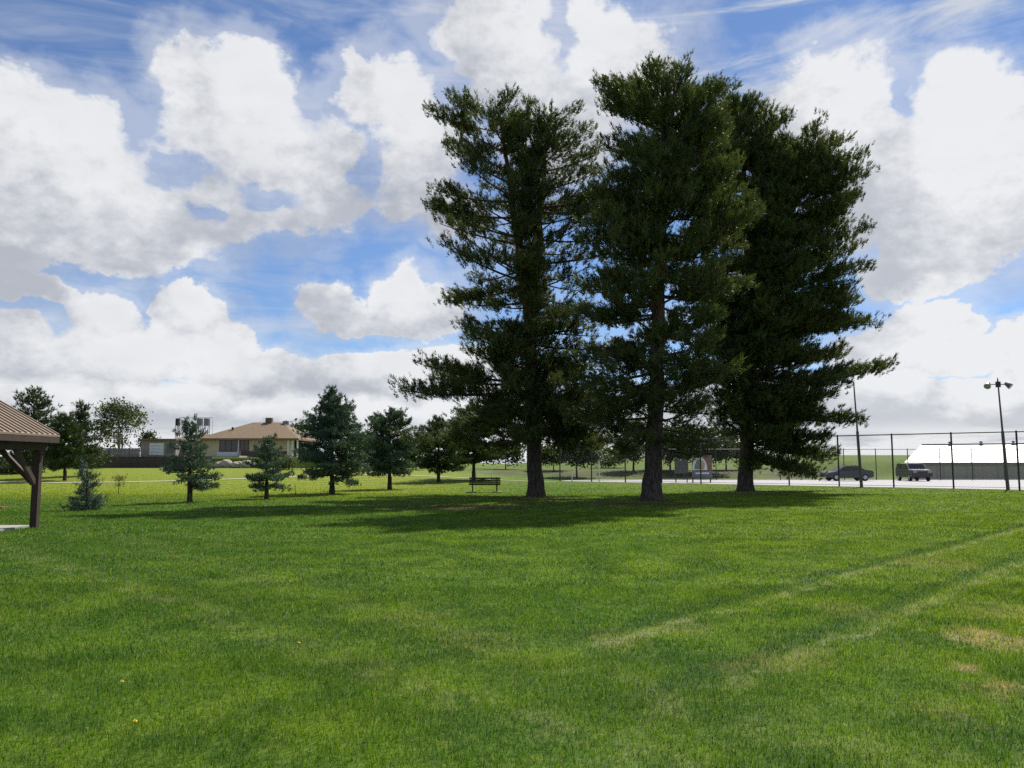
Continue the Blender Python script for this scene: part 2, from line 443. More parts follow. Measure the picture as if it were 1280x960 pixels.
MAT['gravel'] = simple("pale_path_gravel", (0.42, 0.39, 0.30), 0.9, 0.2, 2.0)
MAT['steel_dark'] = simple("dark_fence_steel", (0.045, 0.046, 0.050), 0.55, 0.2, 5, metal=0.3)
MAT['steel_grey'] = simple("galvanised_steel", (0.22, 0.22, 0.225), 0.5, 0.2, 5, metal=0.5)
MAT['wire'] = simple("chain_link_wire", (0.10, 0.10, 0.105), 0.5, 0.2, 5, metal=0.4)
MAT['white'] = simple("white_paint", (0.78, 0.78, 0.77), 0.6, 0.06, 3)
MAT['white_roof'] = simple("white_metal_roof", (0.38, 0.385, 0.39), 0.45, 0.04, 0.4)
MAT['tan_wall'] = simple("tan_metal_wall", (0.50, 0.46, 0.36), 0.7, 0.08, 0.5)
MAT['tan_dark'] = simple("tan_trim", (0.46, 0.42, 0.33), 0.7, 0.08, 0.5)
MAT['cream'] = simple("cream_siding", (0.70, 0.58, 0.38), 0.8, 0.07, 2)
MAT['brown_wall'] = simple("brown_brick_wainscot", (0.15, 0.10, 0.075), 0.85, 0.2, 8)
MAT['shingle'] = simple("brown_shingles", (0.205, 0.145, 0.088), 0.9, 0.28, 3.5, bump=0.4)
MAT['grey_board'] = simple("weathered_grey_boards", (0.19, 0.18, 0.17), 0.9, 0.25, 4)
MAT['taupe'] = simple("taupe_render", (0.33, 0.28, 0.24), 0.85, 0.15, 2)
MAT['wall_dark'] = simple("dark_retaining_blocks", (0.085, 0.070, 0.058), 0.9, 0.3, 3)
MAT['rock'] = simple("pale_rock", (0.38, 0.33, 0.28), 0.9, 0.25, 2.5, bump=0.5, bscale=6)
MAT['glass'] = simple("window_glass", (0.018, 0.020, 0.024), 0.08, 0.1, 2, spec=0.6)
MAT['black'] = simple("black_rubber", (0.018, 0.018, 0.018), 0.8, 0.2, 8)
MAT['car_blue'] = simple("dark_slate_car_paint", (0.030, 0.036, 0.055), 0.3, 0.05, 2, spec=0.6)
MAT['car_dark'] = simple("charcoal_car_paint", (0.020, 0.022, 0.030), 0.3, 0.05, 2, spec=0.6)
MAT['rim'] = simple("alloy_rim", (0.45, 0.45, 0.46), 0.4, 0.1, 5, metal=0.7)
MAT['lamp_glass'] = simple("lamp_lens", (0.35, 0.35, 0.36), 0.3, 0.1, 5)
MAT['tail'] = simple("red_lens", (0.30, 0.02, 0.02), 0.3, 0.1, 5)
MAT['pole'] = simple("brown_grey_pole", (0.115, 0.105, 0.105), 0.6, 0.15, 3, metal=0.2)
MAT['bench'] = simple("dark_green_bench_slats", (0.030, 0.042, 0.024), 0.7, 0.2, 5)
MAT['yellow_flower'] = simple("yellow_petals", (0.75, 0.55, 0.02), 0.7, 0.1, 30)
MAT['stalk'] = simple("green_stalk", (0.08, 0.13, 0.03), 0.7, 0.1, 30)
MAT['sign_blue'] = simple("dark_blue_board", (0.120, 0.135, 0.130), 0.6, 0.1, 3)
MAT['sign_grey'] = simple("blue_grey_banner", (0.17, 0.19, 0.23), 0.6, 0.1, 3)
MAT['sign_red'] = simple("faded_red_board", (0.24, 0.13, 0.115), 0.6, 0.1, 3)
MAT['sign_tan'] = simple("peach_picture", (0.55, 0.36, 0.25), 0.6, 0.3, 2)
MAT['sign_teal'] = simple("teal_picture", (0.16, 0.25, 0.22), 0.6, 0.3, 2)


# ------------------------------------------------------------------ object helpers
def link(o, parent=None):
    COL.objects.link(o)
    if parent is not None:
        o.parent = parent
    return o


def tag(o, label=None, cat=None, group=None, kind=None):
    if label: o['label'] = label
    if cat: o['category'] = cat
    if group: o['group'] = group
    if kind: o['kind'] = kind
    return o


def thing(name, label, cat, loc=(0, 0, 0), rz=0.0, group=None):
    o = bpy.data.objects.new(name, None)
    o.empty_display_size = 0.2
    o.location = loc
    o.rotation_euler = (0, 0, rz)
    link(o)
    return tag(o, label, cat, group)


def mesh_np(name, verts, faces, mat, parent=None, tone=None, smooth=False):
    """verts (n,3), faces (m,k) with one k"""
    verts = np.asarray(verts, dtype=np.float32)
    faces = np.asarray(faces, dtype=np.int32)
    me = bpy.data.meshes.new(name)
    k = faces.shape[1]
    me.vertices.add(len(verts))
    me.vertices.foreach_set('co', verts.ravel())
    me.loops.add(faces.size)
    me.loops.foreach_set('vertex_index', faces.ravel())
    me.polygons.add(len(faces))
    me.polygons.foreach_set('loop_start', np.arange(0, faces.size, k, dtype=np.int32))
    me.update(calc_edges=True)
    if tone is not None:
        at_ = me.attributes.new('tone', 'FLOAT', 'POINT')
        at_.data.foreach_set('value', np.asarray(tone, dtype=np.float32))
    me.materials.append(mat)
    if smooth:
        me.polygons.foreach_set('use_smooth', np.ones(len(faces), dtype=bool))
    o = bpy.data.objects.new(name, me)
    return link(o, parent)


class MB:
    """collects shapes; build() links them as ONE mesh object"""

    def __init__(self):
        self.v, self.f = [], []

    def add(self, vs, fs):
        b = len(self.v)
        self.v += [tuple(x) for x in vs]
        self.f += [tuple(i + b for i in f) for f in fs]
        return self

    def box(self, c, s, rz=0.0, mtx=None):
        hx, hy, hz_ = s[0] / 2, s[1] / 2, s[2] / 2
        m = Matrix.Translation(Vector(c)) @ Matrix.Rotation(rz, 4, 'Z')
        if mtx is not None: m = Matrix.Translation(Vector(c)) @ mtx
        vs = [m @ Vector((sx * hx, sy * hy, sz * hz_)) for sx in (-1, 1) for sy in (-1, 1) for sz in (-1, 1)]
        return self.add(vs, [(0, 1, 3, 2), (4, 6, 7, 5), (0, 4, 5, 1), (2, 3, 7, 6), (0, 2, 6, 4), (1, 5, 7, 3)])

    def bar(self, a, b, w, h):
        """rectangular bar from a to b"""
        a, b = Vector(a), Vector(b)
        d = (b - a)
        L = d.length
        d.normalize()
        up = Vector((0, 0, 1)) if abs(d.z) < 0.95 else Vector((0, 1, 0))
        x = d.cross(up).normalized()
        z = x.cross(d).normalized()
        mt = Matrix((x, d, z)).transposed().to_4x4()
        return self.box((a + b) / 2, (w, L, h), mtx=mt)

    def tube(self, pts, rad, n=8, cap=True):
        pts = [Vector(p) for p in pts]
        if not hasattr(rad, '__len__'): rad = [rad] * len(pts)
        vs, fs = [], []
        t0 = (pts[1] - pts[0]).normalized()
        ref = Vector((1, 0, 0)) if abs(t0.x) < 0.8 else Vector((0, 1, 0))
        for i, p in enumerate(pts):
            t = (pts[min(i + 1, len(pts) - 1)] - pts[max(i - 1, 0)]).normalized()
            a = t.cross(ref).normalized()
            b = t.cross(a).normalized()
            for k in range(n):
                an = 2 * PI * k / n
                vs.append(p + (a * math.cos(an) + b * math.sin(an)) * rad[i])
        for i in range(len(pts) - 1):
            for k in range(n):
                k2 = (k + 1) % n
                fs.append((i * n + k, i * n + k2, (i + 1) * n + k2, (i + 1) * n + k))
        if cap:
            fs.append(tuple(range(n - 1, -1, -1)))
            fs.append(tuple((len(pts) - 1) * n + k for k in range(n)))
        return self.add(vs, fs)

    def prism(self, poly, a, b, axis='y'):
        """poly of 2-D points, extruded along an axis from a to b"""
        n = len(poly)
        def mk(p, t):
            return {'y': (p[0], t, p[1]), 'x': (t, p[0], p[1]), 'z': (p[0], p[1], t)}[axis]
        vs = [mk(p, a) for p in poly] + [mk(p, b) for p in poly]
        fs = [tuple(range(n)), tuple(range(2 * n - 1, n - 1, -1))]
        for i in range(n):
            j = (i + 1) % n
            fs.append((i, i + n, j + n, j))
        return self.add(vs, fs)

    def build(self, name, mat, parent=None, bevel=0.0, smooth=False):
        me = bpy.data.meshes.new(name)
        me.from_pydata(self.v, [], self.f)
        bm = bmesh.new()
        bm.from_mesh(me)
        bmesh.ops.recalc_face_normals(bm, faces=bm.faces)
        if bevel:
            bmesh.ops.bevel(bm, geom=list(bm.edges), offset=bevel, segments=2, affect='EDGES', clamp_overlap=True)
        bm.to_mesh(me)
        bm.free()
        if smooth:
            for p in me.polygons: p.use_smooth = True
        me.materials.append(mat)
        return link(bpy.data.objects.new(name, me), parent)


# ------------------------------------------------------------------ terrain
def sst(a, b, t):
    t = np.clip((np.asarray(t, dtype=float) - a) / (b - a), 0, 1)
    return t * t * (3 - 2 * t)


def hz(X, Y):
    X = np.asarray(X, dtype=float)
    Y = np.asarray(Y, dtype=float)
    left = sst(6, -14, X)
    bx = np.maximum(np.maximum(45 - X, X - 120), 0)
    by = np.maximum(np.maximum(88 - Y, Y - 116), 0)
    bm = 1 - sst(0, 9, np.sqrt(bx ** 2 + by ** 2))
    z = 1.15 * sst(50, 90, Y) * left
    z = z + 1.2 * sst(92.6, 93.4, Y) * sst(-16, -24, X)
    z = z + 0.9 * sst(84, 98, Y) * (1 - left) * (1 - bm)
    z = z + 2.3 * sst(98, 150, Y) * sst(-6, 18, X) * (1 - bm)
    z = z - 0.38 * bm * sst(83, 89, Y)
    # faint unevenness of the lawn
    z = z + 0.025 * np.sin(X * 0.55 + 1.3) * np.sin(Y * 0.43) * sst(2, 8, Y) * (1 - sst(44, 50, Y))
    return z


def gz(x, y):
    return float(hz(x, y))


def build_ground():
    xs = np.concatenate([np.linspace(-900, -110, 18)[:-1], np.linspace(-110, -30, 54)[:-1], np.linspace(-30, 40, 84)[:-1],
                         np.linspace(40, 130, 60)[:-1], np.linspace(130, 900, 18)])
    ys = np.concatenate([np.linspace(-300, -6, 12)[:-1], np.linspace(-6, 60, 90)[:-1], np.linspace(60, 92.4, 26)[:-1],
                         np.linspace(92.4, 93.6, 7)[:-1], np.linspace(93.6, 160, 40)[:-1], np.linspace(160, 2500, 24)])
    gx, gy = np.meshgrid(xs, ys)
    v = np.stack([gx, gy, hz(gx, gy)], -1).reshape(-1, 3)
    nx, ny = len(xs), len(ys)
    i, j = np.meshgrid(np.arange(nx - 1), np.arange(ny - 1))
    a = (j * nx + i).ravel()
    f = np.stack([a, a + 1, a + 1 + nx, a + nx], -1)
    o = mesh_np('lawn', v, f, MAT['soil'], smooth=True)
    tag(o, kind='structure')


build_ground()


def build_grass():
    rng = np.random.default_rng(11)
    V, T, TN = [], [], []
    base = 0
    # (y0, y1, blades per m2, height, width, half-width slope)
    for (y0, y1, dens, h, w) in ((3.6, 7.0, 3800, 0.042, 0.0046), (7.0, 11.0, 2300, 0.041, 0.0064), (11.0, 18.0, 1050, 0.041, 0.0096),
                                 (18.0, 28.0, 420, 0.046, 0.016), (28.0, 44.0, 150, 0.045, 0.026), (44.0, 74.0, 60, 0.045, 0.036)):
        area = (0.66 * y1 + 1.5 + 0.66 * y0 + 1.5) * (y1 - y0)
        n = int(area * dens)
        Y = np.sqrt(rng.uniform(y0 ** 2, y1 ** 2, n))
        X = rng.uniform(-1, 1, n) * (0.66 * Y + 1.5)
        # keep off the pavilion slab
        keep = ~((X < -12.0) & (Y > 8) & (Y < 21.6))
        if y1 > 70:                               # thins out with distance, and stays off the paved lot
            keep &= (rng.uniform(0, 1, n) > (Y - 44) / 30) & (X + 1.05 * Y < 83.5)
        X, Y = X[keep], Y[keep]
        n = len(X)
        patch = 0.5 + 0.5 * np.sin(X * 2.1 + np.sin(Y * 1.7) * 1.3) * np.sin(Y * 2.3 + np.sin(X * 1.1) * 1.9)
        H = h * rng.uniform(0.5, 1.25, n) * (0.75 + 0.5 * patch)
        W = w * rng.uniform(0.6, 1.2, n)
        an = rng.uniform(0, 2 * PI, n)
        lean = rng.uniform(0.1, 0.95, n) * H
        la = rng.uniform(0, 2 * PI, n)
        px, py = np.cos(an), np.sin(an)
        dx, dy = np.cos(la) * lean, np.sin(la) * lean
        z = hz(X, Y)
        p = np.zeros((n, 5, 3))
        p[:, 0] = np.stack([X - px * W / 2, Y - py * W / 2, z - 0.004], -1)
        p[:, 1] = np.stack([X + px * W / 2, Y + py * W / 2, z - 0.004], -1)
        mx, my, mz = X + dx * 0.35, Y + dy * 0.35, z + H * 0.6
        p[:, 2] = np.stack([mx - px * W * 0.4, my - py * W * 0.4, mz], -1)
        p[:, 3] = np.stack([mx + px * W * 0.4, my + py * W * 0.4, mz], -1)
        p[:, 4] = np.stack([X + dx, Y + dy, z + H * (1 - 0.25 * (lean / H) ** 2)], -1)
        V.append(p.reshape(-1, 3))
        b = base + np.arange(n)[:, None] * 5
        tri = np.array([[0, 1, 3], [0, 3, 2], [2, 3, 4]])
        T.append((b[:, :, None] + tri[None]).reshape(-1, 3))
        TN.append(np.repeat(rng.uniform(0, 1, n), 5))
        base += n * 5
    o = mesh_np('grass', np.concatenate(V), np.concatenate(T), MAT['blade'], tone=np.concatenate(TN))
    tag(o, 'short mown green grass covering the foreground lawn', 'grass', kind='stuff')


build_grass()


# ------------------------------------------------------------------ paving
def sheet(name, poly, z, mat, n=1):
    m = MB()
    m.add([(x, y, z) for x, y in poly], [tuple(range(len(poly)))])
    return tag(m.build(name, mat), kind='structure')


FENCE_A, FENCE_B = Vector((37.0, 46.0, 0)), Vector((4.5, 77.0, 0))
fd = (FENCE_B - FENCE_A).normalized()
lot_poly = [(FENCE_A.x - 0.4, FENCE_A.y + 0.1), (80, 46), (80, 83), (30, 83), (6, 83), (4.6, 77.4)]
sheet('parking_lot', lot_poly, 0.012, MAT['lot'])


def strip(name, pts, w, lift, mat):
    m = MB()
    vs, fs = [], []
    for i, p in enumerate(pts):
        a = pts[max(i - 1, 0)]
        b = pts[min(i + 1, len(pts) - 1)]
        d = Vector((b[0] - a[0], b[1] - a[1])).normalized()
        nx, ny = -d.y, d.x
        for s in (-1, 1):
            x, y = p[0] + nx * w / 2 * s, p[1] + ny * w / 2 * s
            vs.append((x, y, gz(x, y) + lift))
    for i in range(len(pts) - 1):
        fs.append((2 * i, 2 * i + 1, 2 * i + 3, 2 * i + 2))
    m.add(vs, fs)
    return tag(m.build(name, mat), kind='structure')


strip('path', [(-60 + t * 2.2, 57.0 + 3.0 * math.sin(t * 0.35) + t * 0.55) for t in range(0, 30)], 0.9, 0.03, MAT['gravel'])

# ------------------------------------------------------------------ conifers


def tufts_to_mesh(P, A, S_, n_needle, length, width, rng, spread=0.62, brush=0.0):
    P, A = np.asarray(P), np.asarray(A)
    n = len(P)
    tone = rng.uniform(0, 1, n)
    P = np.repeat(P, n_needle, 0)
    A = np.repeat(A, n_needle, 0)
    S_ = np.repeat(np.asarray(S_), n_needle)
    tone = np.repeat(tone, n_needle)
    m = len(P)
    D = A + rng.normal(0, spread, (m, 3))
    D /= np.linalg.norm(D, axis=1)[:, None] + 1e-9
    Rv = rng.normal(0, 1, (m, 3))
    side = np.cross(D, Rv)
    side /= np.linalg.norm(side, axis=1)[:, None] + 1e-9
    L = length * rng.uniform(0.6, 1.25, m) * S_
    W = width * rng.uniform(0.7, 1.2, m) * S_
    st = P + rng.normal(0, 0.03, (m, 3)) + A * (rng.uniform(-1, 1, m) * brush)[:, None]
    v = np.empty((m, 3, 3))
    v[:, 0] = st - side * W[:, None] / 2
    v[:, 1] = st + side * W[:, None] / 2
    v[:, 2] = st + D * L[:, None]
    f = np.arange(m * 3).reshape(-1, 3)
    return v.reshape(-1, 3), f, np.repeat(tone, 3)


def lerp_list(lst, z):
    zs = [a for a, b in lst]
    xs = [b for a, b in lst]
    return float(np.interp(z, zs, xs))


def conifer(name, label, cat, base, stems, group=None, mat='needle', barkm='bark_pine', seed=1, step=0.5, whorl=(3, 5),
            slope=(-0.12, 0.65), needle=(9, 0.24, 0.034), twig=0.30, tuft=0.21, inner=0.28, depth=0.85, tufts_scale=1.0, gap=0.08,
            jit=(0.68, 1.06), spray=0.30, trunk_n=12, curl=0.22, power=2.0, fluff=(0.05, 0.06), dense=1, tl_max=1.7, zjit=0.5, sjit=0.10, spread=0.62, brush=0.03):
    """stems: dicts with pts (world), rad, left/right: [(z, x)] silhouettes, z0, z1, thin: [(z, keep share)]"""
    rng = np.random.default_rng(seed)
    base = Vector(base)
    root = thing(name, label, cat, base, 0, group)
    tr = MB()
    TP, TA, TS = [], [], []
    for st in stems:
        pts = [Vector(p) for p in st['pts']]
        zs = [p.z for p in pts]
        # dense trunk polyline with wobble
        nseg = 16
        fine, rad = [], []
        for i in range(nseg + 1):
            z = zs[0] + (zs[-1] - zs[0]) * i / nseg
            x = float(np.interp(z, zs, [p.x for p in pts]))
            y = float(np.interp(z, zs, [p.y for p in pts]))
            wb = 0.04 * min(1, (z - base.z) / 3) * (1 if len(stems) < 9 else 0)
            fine.append(Vector((x + rng.normal(0, wb), y + rng.normal(0, wb), z)))
            rad.append(float(np.interp(z, zs, st['rad'])))
        if st.get('flare', False):
            fl = [fine[0] + Vector((0, 0, -0.25)), fine[0] + Vector((0, 0, 0.05)), fine[0] + Vector((0, 0, 0.35)), fine[0] + Vector((0, 0, 0.8))]
            r0 = rad[0]
            tr.tube([p - base for p in fl + fine[1:]], [r0 * 1.5, r0 * 1.28, r0 * 1.10, r0 * 1.02] + rad[1:], trunk_n, False)
        else:
            tr.tube([p - base for p in fine], rad, max(6, trunk_n - 3), False)
        fz = [p.z for p in fine]

        def spos(z):
            return Vector((float(np.interp(z, fz, [p.x for p in fine])), float(np.interp(z, fz, [p.y for p in fine])), z))

        z = st['z0']
        z1 = st['z1']
        while z < z1:
            t = (z - st['z0']) / max(0.01, z1 - st['z0'])
            k = int(rng.integers(whorl[0], whorl[1] + 1))
            ph0 = rng.uniform(0, 2 * PI)
            for q in range(k):
                if rng.uniform() < gap: continue
                phi = ph0 + 2 * PI * q / k + rng.normal(0, 0.25)
                zz = z + rng.uniform(-zjit, zjit) * step
                sl = slope[0] + (slope[1] - slope[0]) * t + max(-0.12, rng.normal(0, sjit))
                c, s = math.cos(phi), math.sin(phi)
                p0 = spos(zz)
                L = 1.0
                mn = min(0.25, 0.035 * (z1 - base.z))
                for _ in range(3):
                    zt = zz + sl * L + curl * L * 0.4
                    ex = (lerp_list(st['right'], zt) - p0.x) if c > 0 else (p0.x - lerp_list(st['left'], zt))
                    ed = 0.5 * (lerp_list(st['right'], zt) - lerp_list(st['left'], zt)) * depth
                    ex, ed = max(mn, ex), max(mn, min(ed, st.get('dmax', 5.5)))
                    L = 1.0 / ((abs(c) / ex) ** power + (abs(s) / ed) ** power) ** (1 / power)
                L *= rng.uniform(*jit)
                if L < 0.05: continue
                d = Vector((c, s, 0))
                n = Vector((-s, c, 0))
                bend = rng.normal(0, 0.10) * L
                lp = []
                ns = 6
                for i in range(ns + 1):
                    u = i / ns
                    lp.append(p0 + d * (L * u) + n * (bend * u * u) + Vector((0, 0, L * (sl * u + curl * (u * u * 0.9 - 0.5 * u * (1 - u))))))
                r0 = min(0.5 * float(np.interp(zz, zs, st['rad'])), 0.012 + 0.0125 * L)
                tr.tube([p - base for p in lp], [r0 * (1 - 0.8 * i / ns) + 0.004 for i in range(ns + 1)], 5, False)
                keep = lerp_list(st['thin'], zz) if 'thin' in st else 1.0
                # sprays of needles to both sides of the limb
                u = inner if L > 1.6 else 0.12
                sd_ = 1 if rng.uniform() < 0.5 else -1
                fr = np.array([tuple(p) for p in lp])
                us = np.linspace(0, 1, ns + 1)
                while u <= 1.0:
                    cp = Vector((float(np.interp(u, us, fr[:, 0])), float(np.interp(u, us, fr[:, 1])), float(np.interp(u, us, fr[:, 2]))))
                    e = min(1, u + 0.08)
                    cp2 = Vector((float(np.interp(e, us, fr[:, 0])), float(np.interp(e, us, fr[:, 1])), float(np.interp(e, us, fr[:, 2]))))
                    ld = (cp2 - cp).normalized() if (cp2 - cp).length > 1e-5 else d
                    tl = min(tl_max, 0.18 + spray * L * (1.08 - u) + 0.15) * rng.uniform(0.6, 1.15)
                    ang = rng.uniform(0.5, 1.15) * sd_
                    if u > 0.94: ang *= 0.25
                    td = (Matrix.Rotation(ang, 3, 'Z') @ ld) + Vector((0, 0, rng.uniform(0.0, 0.35)))
                    td.normalize()
                    if rng.uniform() < keep:
                        if tl > 0.7:
                            tr.tube([cp - base, cp + td * tl * 0.9 - base], [0.010, 0.004], 3, False)
                        w = 0.10 if L < 1.6 else 0.22
                        while w <= tl:
                            tp = cp + td * w
                            for _ in range(dense):
                                TP.append((tp.x + rng.normal(0, fluff[0]), tp.y + rng.normal(0, fluff[0]), tp.z + rng.normal(0.4, 1.0) * fluff[1]))
                                TA.append((td.x * 0.8, td.y * 0.8, td.z * 0.8 + 0.55))
                                TS.append(rng.uniform(0.6, 1.35))
                            w += tuft * rng.uniform(0.7, 1.3)
                    sd_ = -sd_
                    u += twig / L * rng.uniform(0.6, 1.2)
            z += step * rng.uniform(0.8, 1.2)
        # leader
        tip = fine[-1]
        for i in range(6):
            TP.append((tip.x + rng.normal(0, .08), tip.y + rng.normal(0, .08), tip.z - i * 0.12))
            TA.append((0, 0, 1)); TS.append(1.0)

    o1 = tr.build('trunk', MAT[barkm], root, smooth=True)
    P = np.asarray(TP) - np.array(base)
    v, f, tn = tufts_to_mesh(P, TA, np.asarray(TS) * tufts_scale, needle[0], needle[1], needle[2], rng, spread, brush)
    mesh_np('crown', v, f, MAT[mat], root, tone=tn)
    return root


def sil(lst, D):
    """[(py, px)] at distance D -> [(z, x)] rising"""
    out = []
    for (y, x) in lst:
        p = at(x, y, D)
        out.append((p.z, p.x))
    return sorted(out)


def stem_pts(lst, D, dy=None):
    out = []
    for i, (x, y) in enumerate(lst):
        p = at(x, y, D)
        if dy: p.y += dy[i]
        out.append(p)
    return out


# --- left pine of the big group, forked
D1 = 41.0
b1 = ground(670, 620)
D1 = b1.y
L1 = [(100, 610), (112, 588), (130, 562), (165, 533), (192, 562), (215, 552), (250, 528), (280, 550), (310, 520), (345, 527), (368, 550), (395, 556),
      (425, 562), (455, 552), (472, 525), (482, 498), (510, 494), (525, 510), (560, 515), (585, 530)]
R1 = [(100, 700), (112, 716), (150, 728), (190, 745), (240, 758), (300, 764), (400, 762), (480, 765), (560, 770), (590, 765)]
MIDL = [(100, 650), (200, 660), (300, 672), (400, 690), (500, 720), (600, 720)]
MIDR = [(100, 652), (200, 655), (300, 650), (400, 640), (500, 600), (600, 600)]
fork = at(664, 428, D1)
conifer('pine_tree', 'tall dark pine with forked trunk, leftmost of the three giant pines', 'pine tree', b1, [
    dict(pts=[b1, at(667, 540, D1), fork, at(651, 331, D1), at(634, 200, D1), at(620, 128, D1)],
         rad=[0.40, 0.36, 0.32, 0.21, 0.11, 0.03], flare=True, left=sil(L1, D1), right=sil(MIDL, D1), z0=at(0, 545, D1).z, z1=at(600, 146, D1).z, dmax=5.0,
         thin=[(0, 1), (6, 1), (9, 0.7), (14, 0.75), (18, 1)]),
    dict(pts=[fork, at(671, 331, D1), at(679, 210, D1), at(690, 128, D1)], rad=[0.27, 0.20, 0.11, 0.03], left=sil(MIDR, D1), right=sil(R1, D1),
         z0=at(0, 535, D1).z, z1=at(690, 146, D1).z, dmax=5.0, thin=[(0, 0.9), (5, 0.8), (8, 0.5), (12, 0.55), (15, 0.85), (18, 1)]),
], 'the three giant pines on the lawn', slope=(-0.24, 0.24), curl=0.10, power=3.2, fluff=(0.17, 0.19), dense=8, spread=0.50, brush=0.12, zjit=0.5, sjit=0.2, tl_max=2.4, spray=0.36, inner=0.40, jit=(0.80, 1.10), seed=21, step=0.80, whorl=(6, 8), gap=0.10, needle=(18, 0.175, 0.036), twig=0.34, tuft=0.22)

# --- middle pine
b2 = ground(815, 625)
D2 = b2.y
L2 = [(60, 835), (72, 815), (85, 790), (105, 766), (130, 746), (150, 756), (175, 750), (215, 752), (260, 738), (330, 732), (400, 722), (480, 708), (540, 700), (580, 735)]
R2 = [(60, 855), (72, 874), (90, 892), (130, 908), (180, 918), (250, 932), (330, 930), (400, 915), (480, 905), (560, 885), (590, 870)]
conifer('pine_tree', 'tallest dark pine with single straight trunk, in the middle of the three giant pines', 'pine tree', b2, [
    dict(pts=[b2, at(819, 540, D2), at(822, 400, D2), at(829, 250, D2), at(838, 150, D2), at(845, 92, D2)],
         rad=[0.43, 0.36, 0.31, 0.20, 0.11, 0.03], flare=True, left=sil(L2, D2), right=sil(R2, D2), z0=at(0, 548, D2).z, z1=at(846, 112, D2).z, dmax=4.6,
         thin=[(0, 0.8), (3, 0.65), (5, 0.5), (8.5, 0.6), (11, 0.9), (20, 1)]),
], 'the three giant pines on the lawn', slope=(-0.24, 0.24), curl=0.10, power=3.2, fluff=(0.17, 0.19), dense=8, spread=0.50, brush=0.12, zjit=0.5, sjit=0.2, tl_max=2.4, spray=0.36, inner=0.26, jit=(0.78, 1.12), seed=33, step=0.66, whorl=(6, 8), gap=0.10, needle=(18, 0.175, 0.036), twig=0.34, tuft=0.22)

# --- right pine, two stems
b3 = ground(932, 614)
D3 = b3.y
L3a = [(95, 900), (110, 890), (150, 890), (200, 880), (300, 858), (380, 860), (430, 868), (520, 890), (560, 905), (585, 915)]
R3a = [(95, 915), (105, 930), (125, 945), (150, 972), (200, 1000), (300, 1000), (400, 1000), (500, 1010), (570, 1000), (590, 980)]
L3b = [(150, 972), (170, 940), (200, 925), (300, 930), (400, 920), (500, 930), (590, 950)]
R3b = [(150, 1000), (165, 1026), (205, 1056), (243, 1080), (270, 1062), (300, 1064), (335, 1080), (375, 1066), (420, 1086), (445, 1075), (472, 1092), (500, 1070),
       (530, 1086), (570, 1078), (590, 1066), (605, 1040)]
f3 = at(936, 470, D3)
conifer('pine_tree', 'broad dark pine leaning right beside the fence, rightmost of the three giant pines', 'pine tree', b3, [
    dict(pts=[b3, at(934, 540, D3), f3, at(938, 380, D3), at(932, 240, D3), at(920, 118, D3)],
         rad=[0.45, 0.40, 0.35, 0.26, 0.15, 0.03], flare=True, left=sil(L3a, D3), right=sil(R3a, D3), z0=at(0, 530, D3).z, z1=at(900, 142, D3).z, dmax=5.0,
         thin=[(0, 0.7), (4, 0.8), (8, 0.9), (24, 1)]),
    dict(pts=[f3, at(962, 380, D3), at(990, 270, D3), at(1003, 160, D3)], rad=[0.26, 0.21, 0.13, 0.03], left=sil(L3b, D3), right=sil(R3b, D3),
         z0=at(0, 574, D3).z, z1=at(1000, 190, D3).z, dmax=5.0),
], 'the three giant pines on the lawn', slope=(-0.24, 0.24), curl=0.10, power=3.2, fluff=(0.17, 0.19), dense=8, spread=0.50, brush=0.12, zjit=0.5, sjit=0.2, tl_max=2.4, spray=0.36, inner=0.30, jit=(0.84, 1.12), seed=48, step=0.66, whorl=(6, 8), gap=0.10, needle=(18, 0.185, 0.038), twig=0.34, tuft=0.22)


# --- spruces and background conifers: cone silhouettes
def cone_tree(label, px, py_base, py_top, half, cat='spruce tree', name='spruce_tree', Y=None, z=None, mat='spruce', seed=1, group=None, clear=0.14, prof=None,
              slope=(-0.22, 0.5), needle=(14, 0.125, 0.034), tuft=0.11, twig=0.16, step=0.24, barkm='bark', lean=0.0, rad=None, gap=0.1, whorl=(5, 7), spray=0.34, curl=0.12):
    if Y is None:
        b = ground(px, py_base)
    else:
        b = at(px, py_base, Y)
        b.z = gz(b.x, b.y)
    b.z = gz(b.x, b.y)
    top = at(px + lean, py_top, b.y)
    H = top.z - b.z
    hw = 1.12 * half * b.y / F
    prof = prof or [(0.0, 0.75), (0.12, 1.0), (0.3, 0.86), (0.6, 0.52), (0.85, 0.2), (1.0, 0.03)]
    zz0 = b.z + clear * H
    Ls = [(zz0 + t * (top.z - zz0), b.x + (top.x - b.x) * t - hw * w) for t, w in prof]
    Rs = [(zz0 + t * (top.z - zz0), b.x + (top.x - b.x) * t + hw * w) for t, w in prof]
    r = rad or (0.035 + 0.018 * H)
    mid = b.lerp(top, 0.5)
    return conifer(name, label, cat, b, [dict(pts=[b, mid, top], rad=[r, r * 0.6, 0.012], flare=True, left=Ls, right=Rs, z0=zz0 + 0.05 * H, z1=top.z - 0.1, dmax=6)],
                   group, mat, barkm, seed, step, whorl, slope, needle, twig, tuft, 0.12, 1.0, 1.0, gap, (0.72, 1.05), spray, 8, curl, 2.0, (0.015 + 0.011 * H, 0.015 + 0.011 * H), 2 if H < 7 else 1)


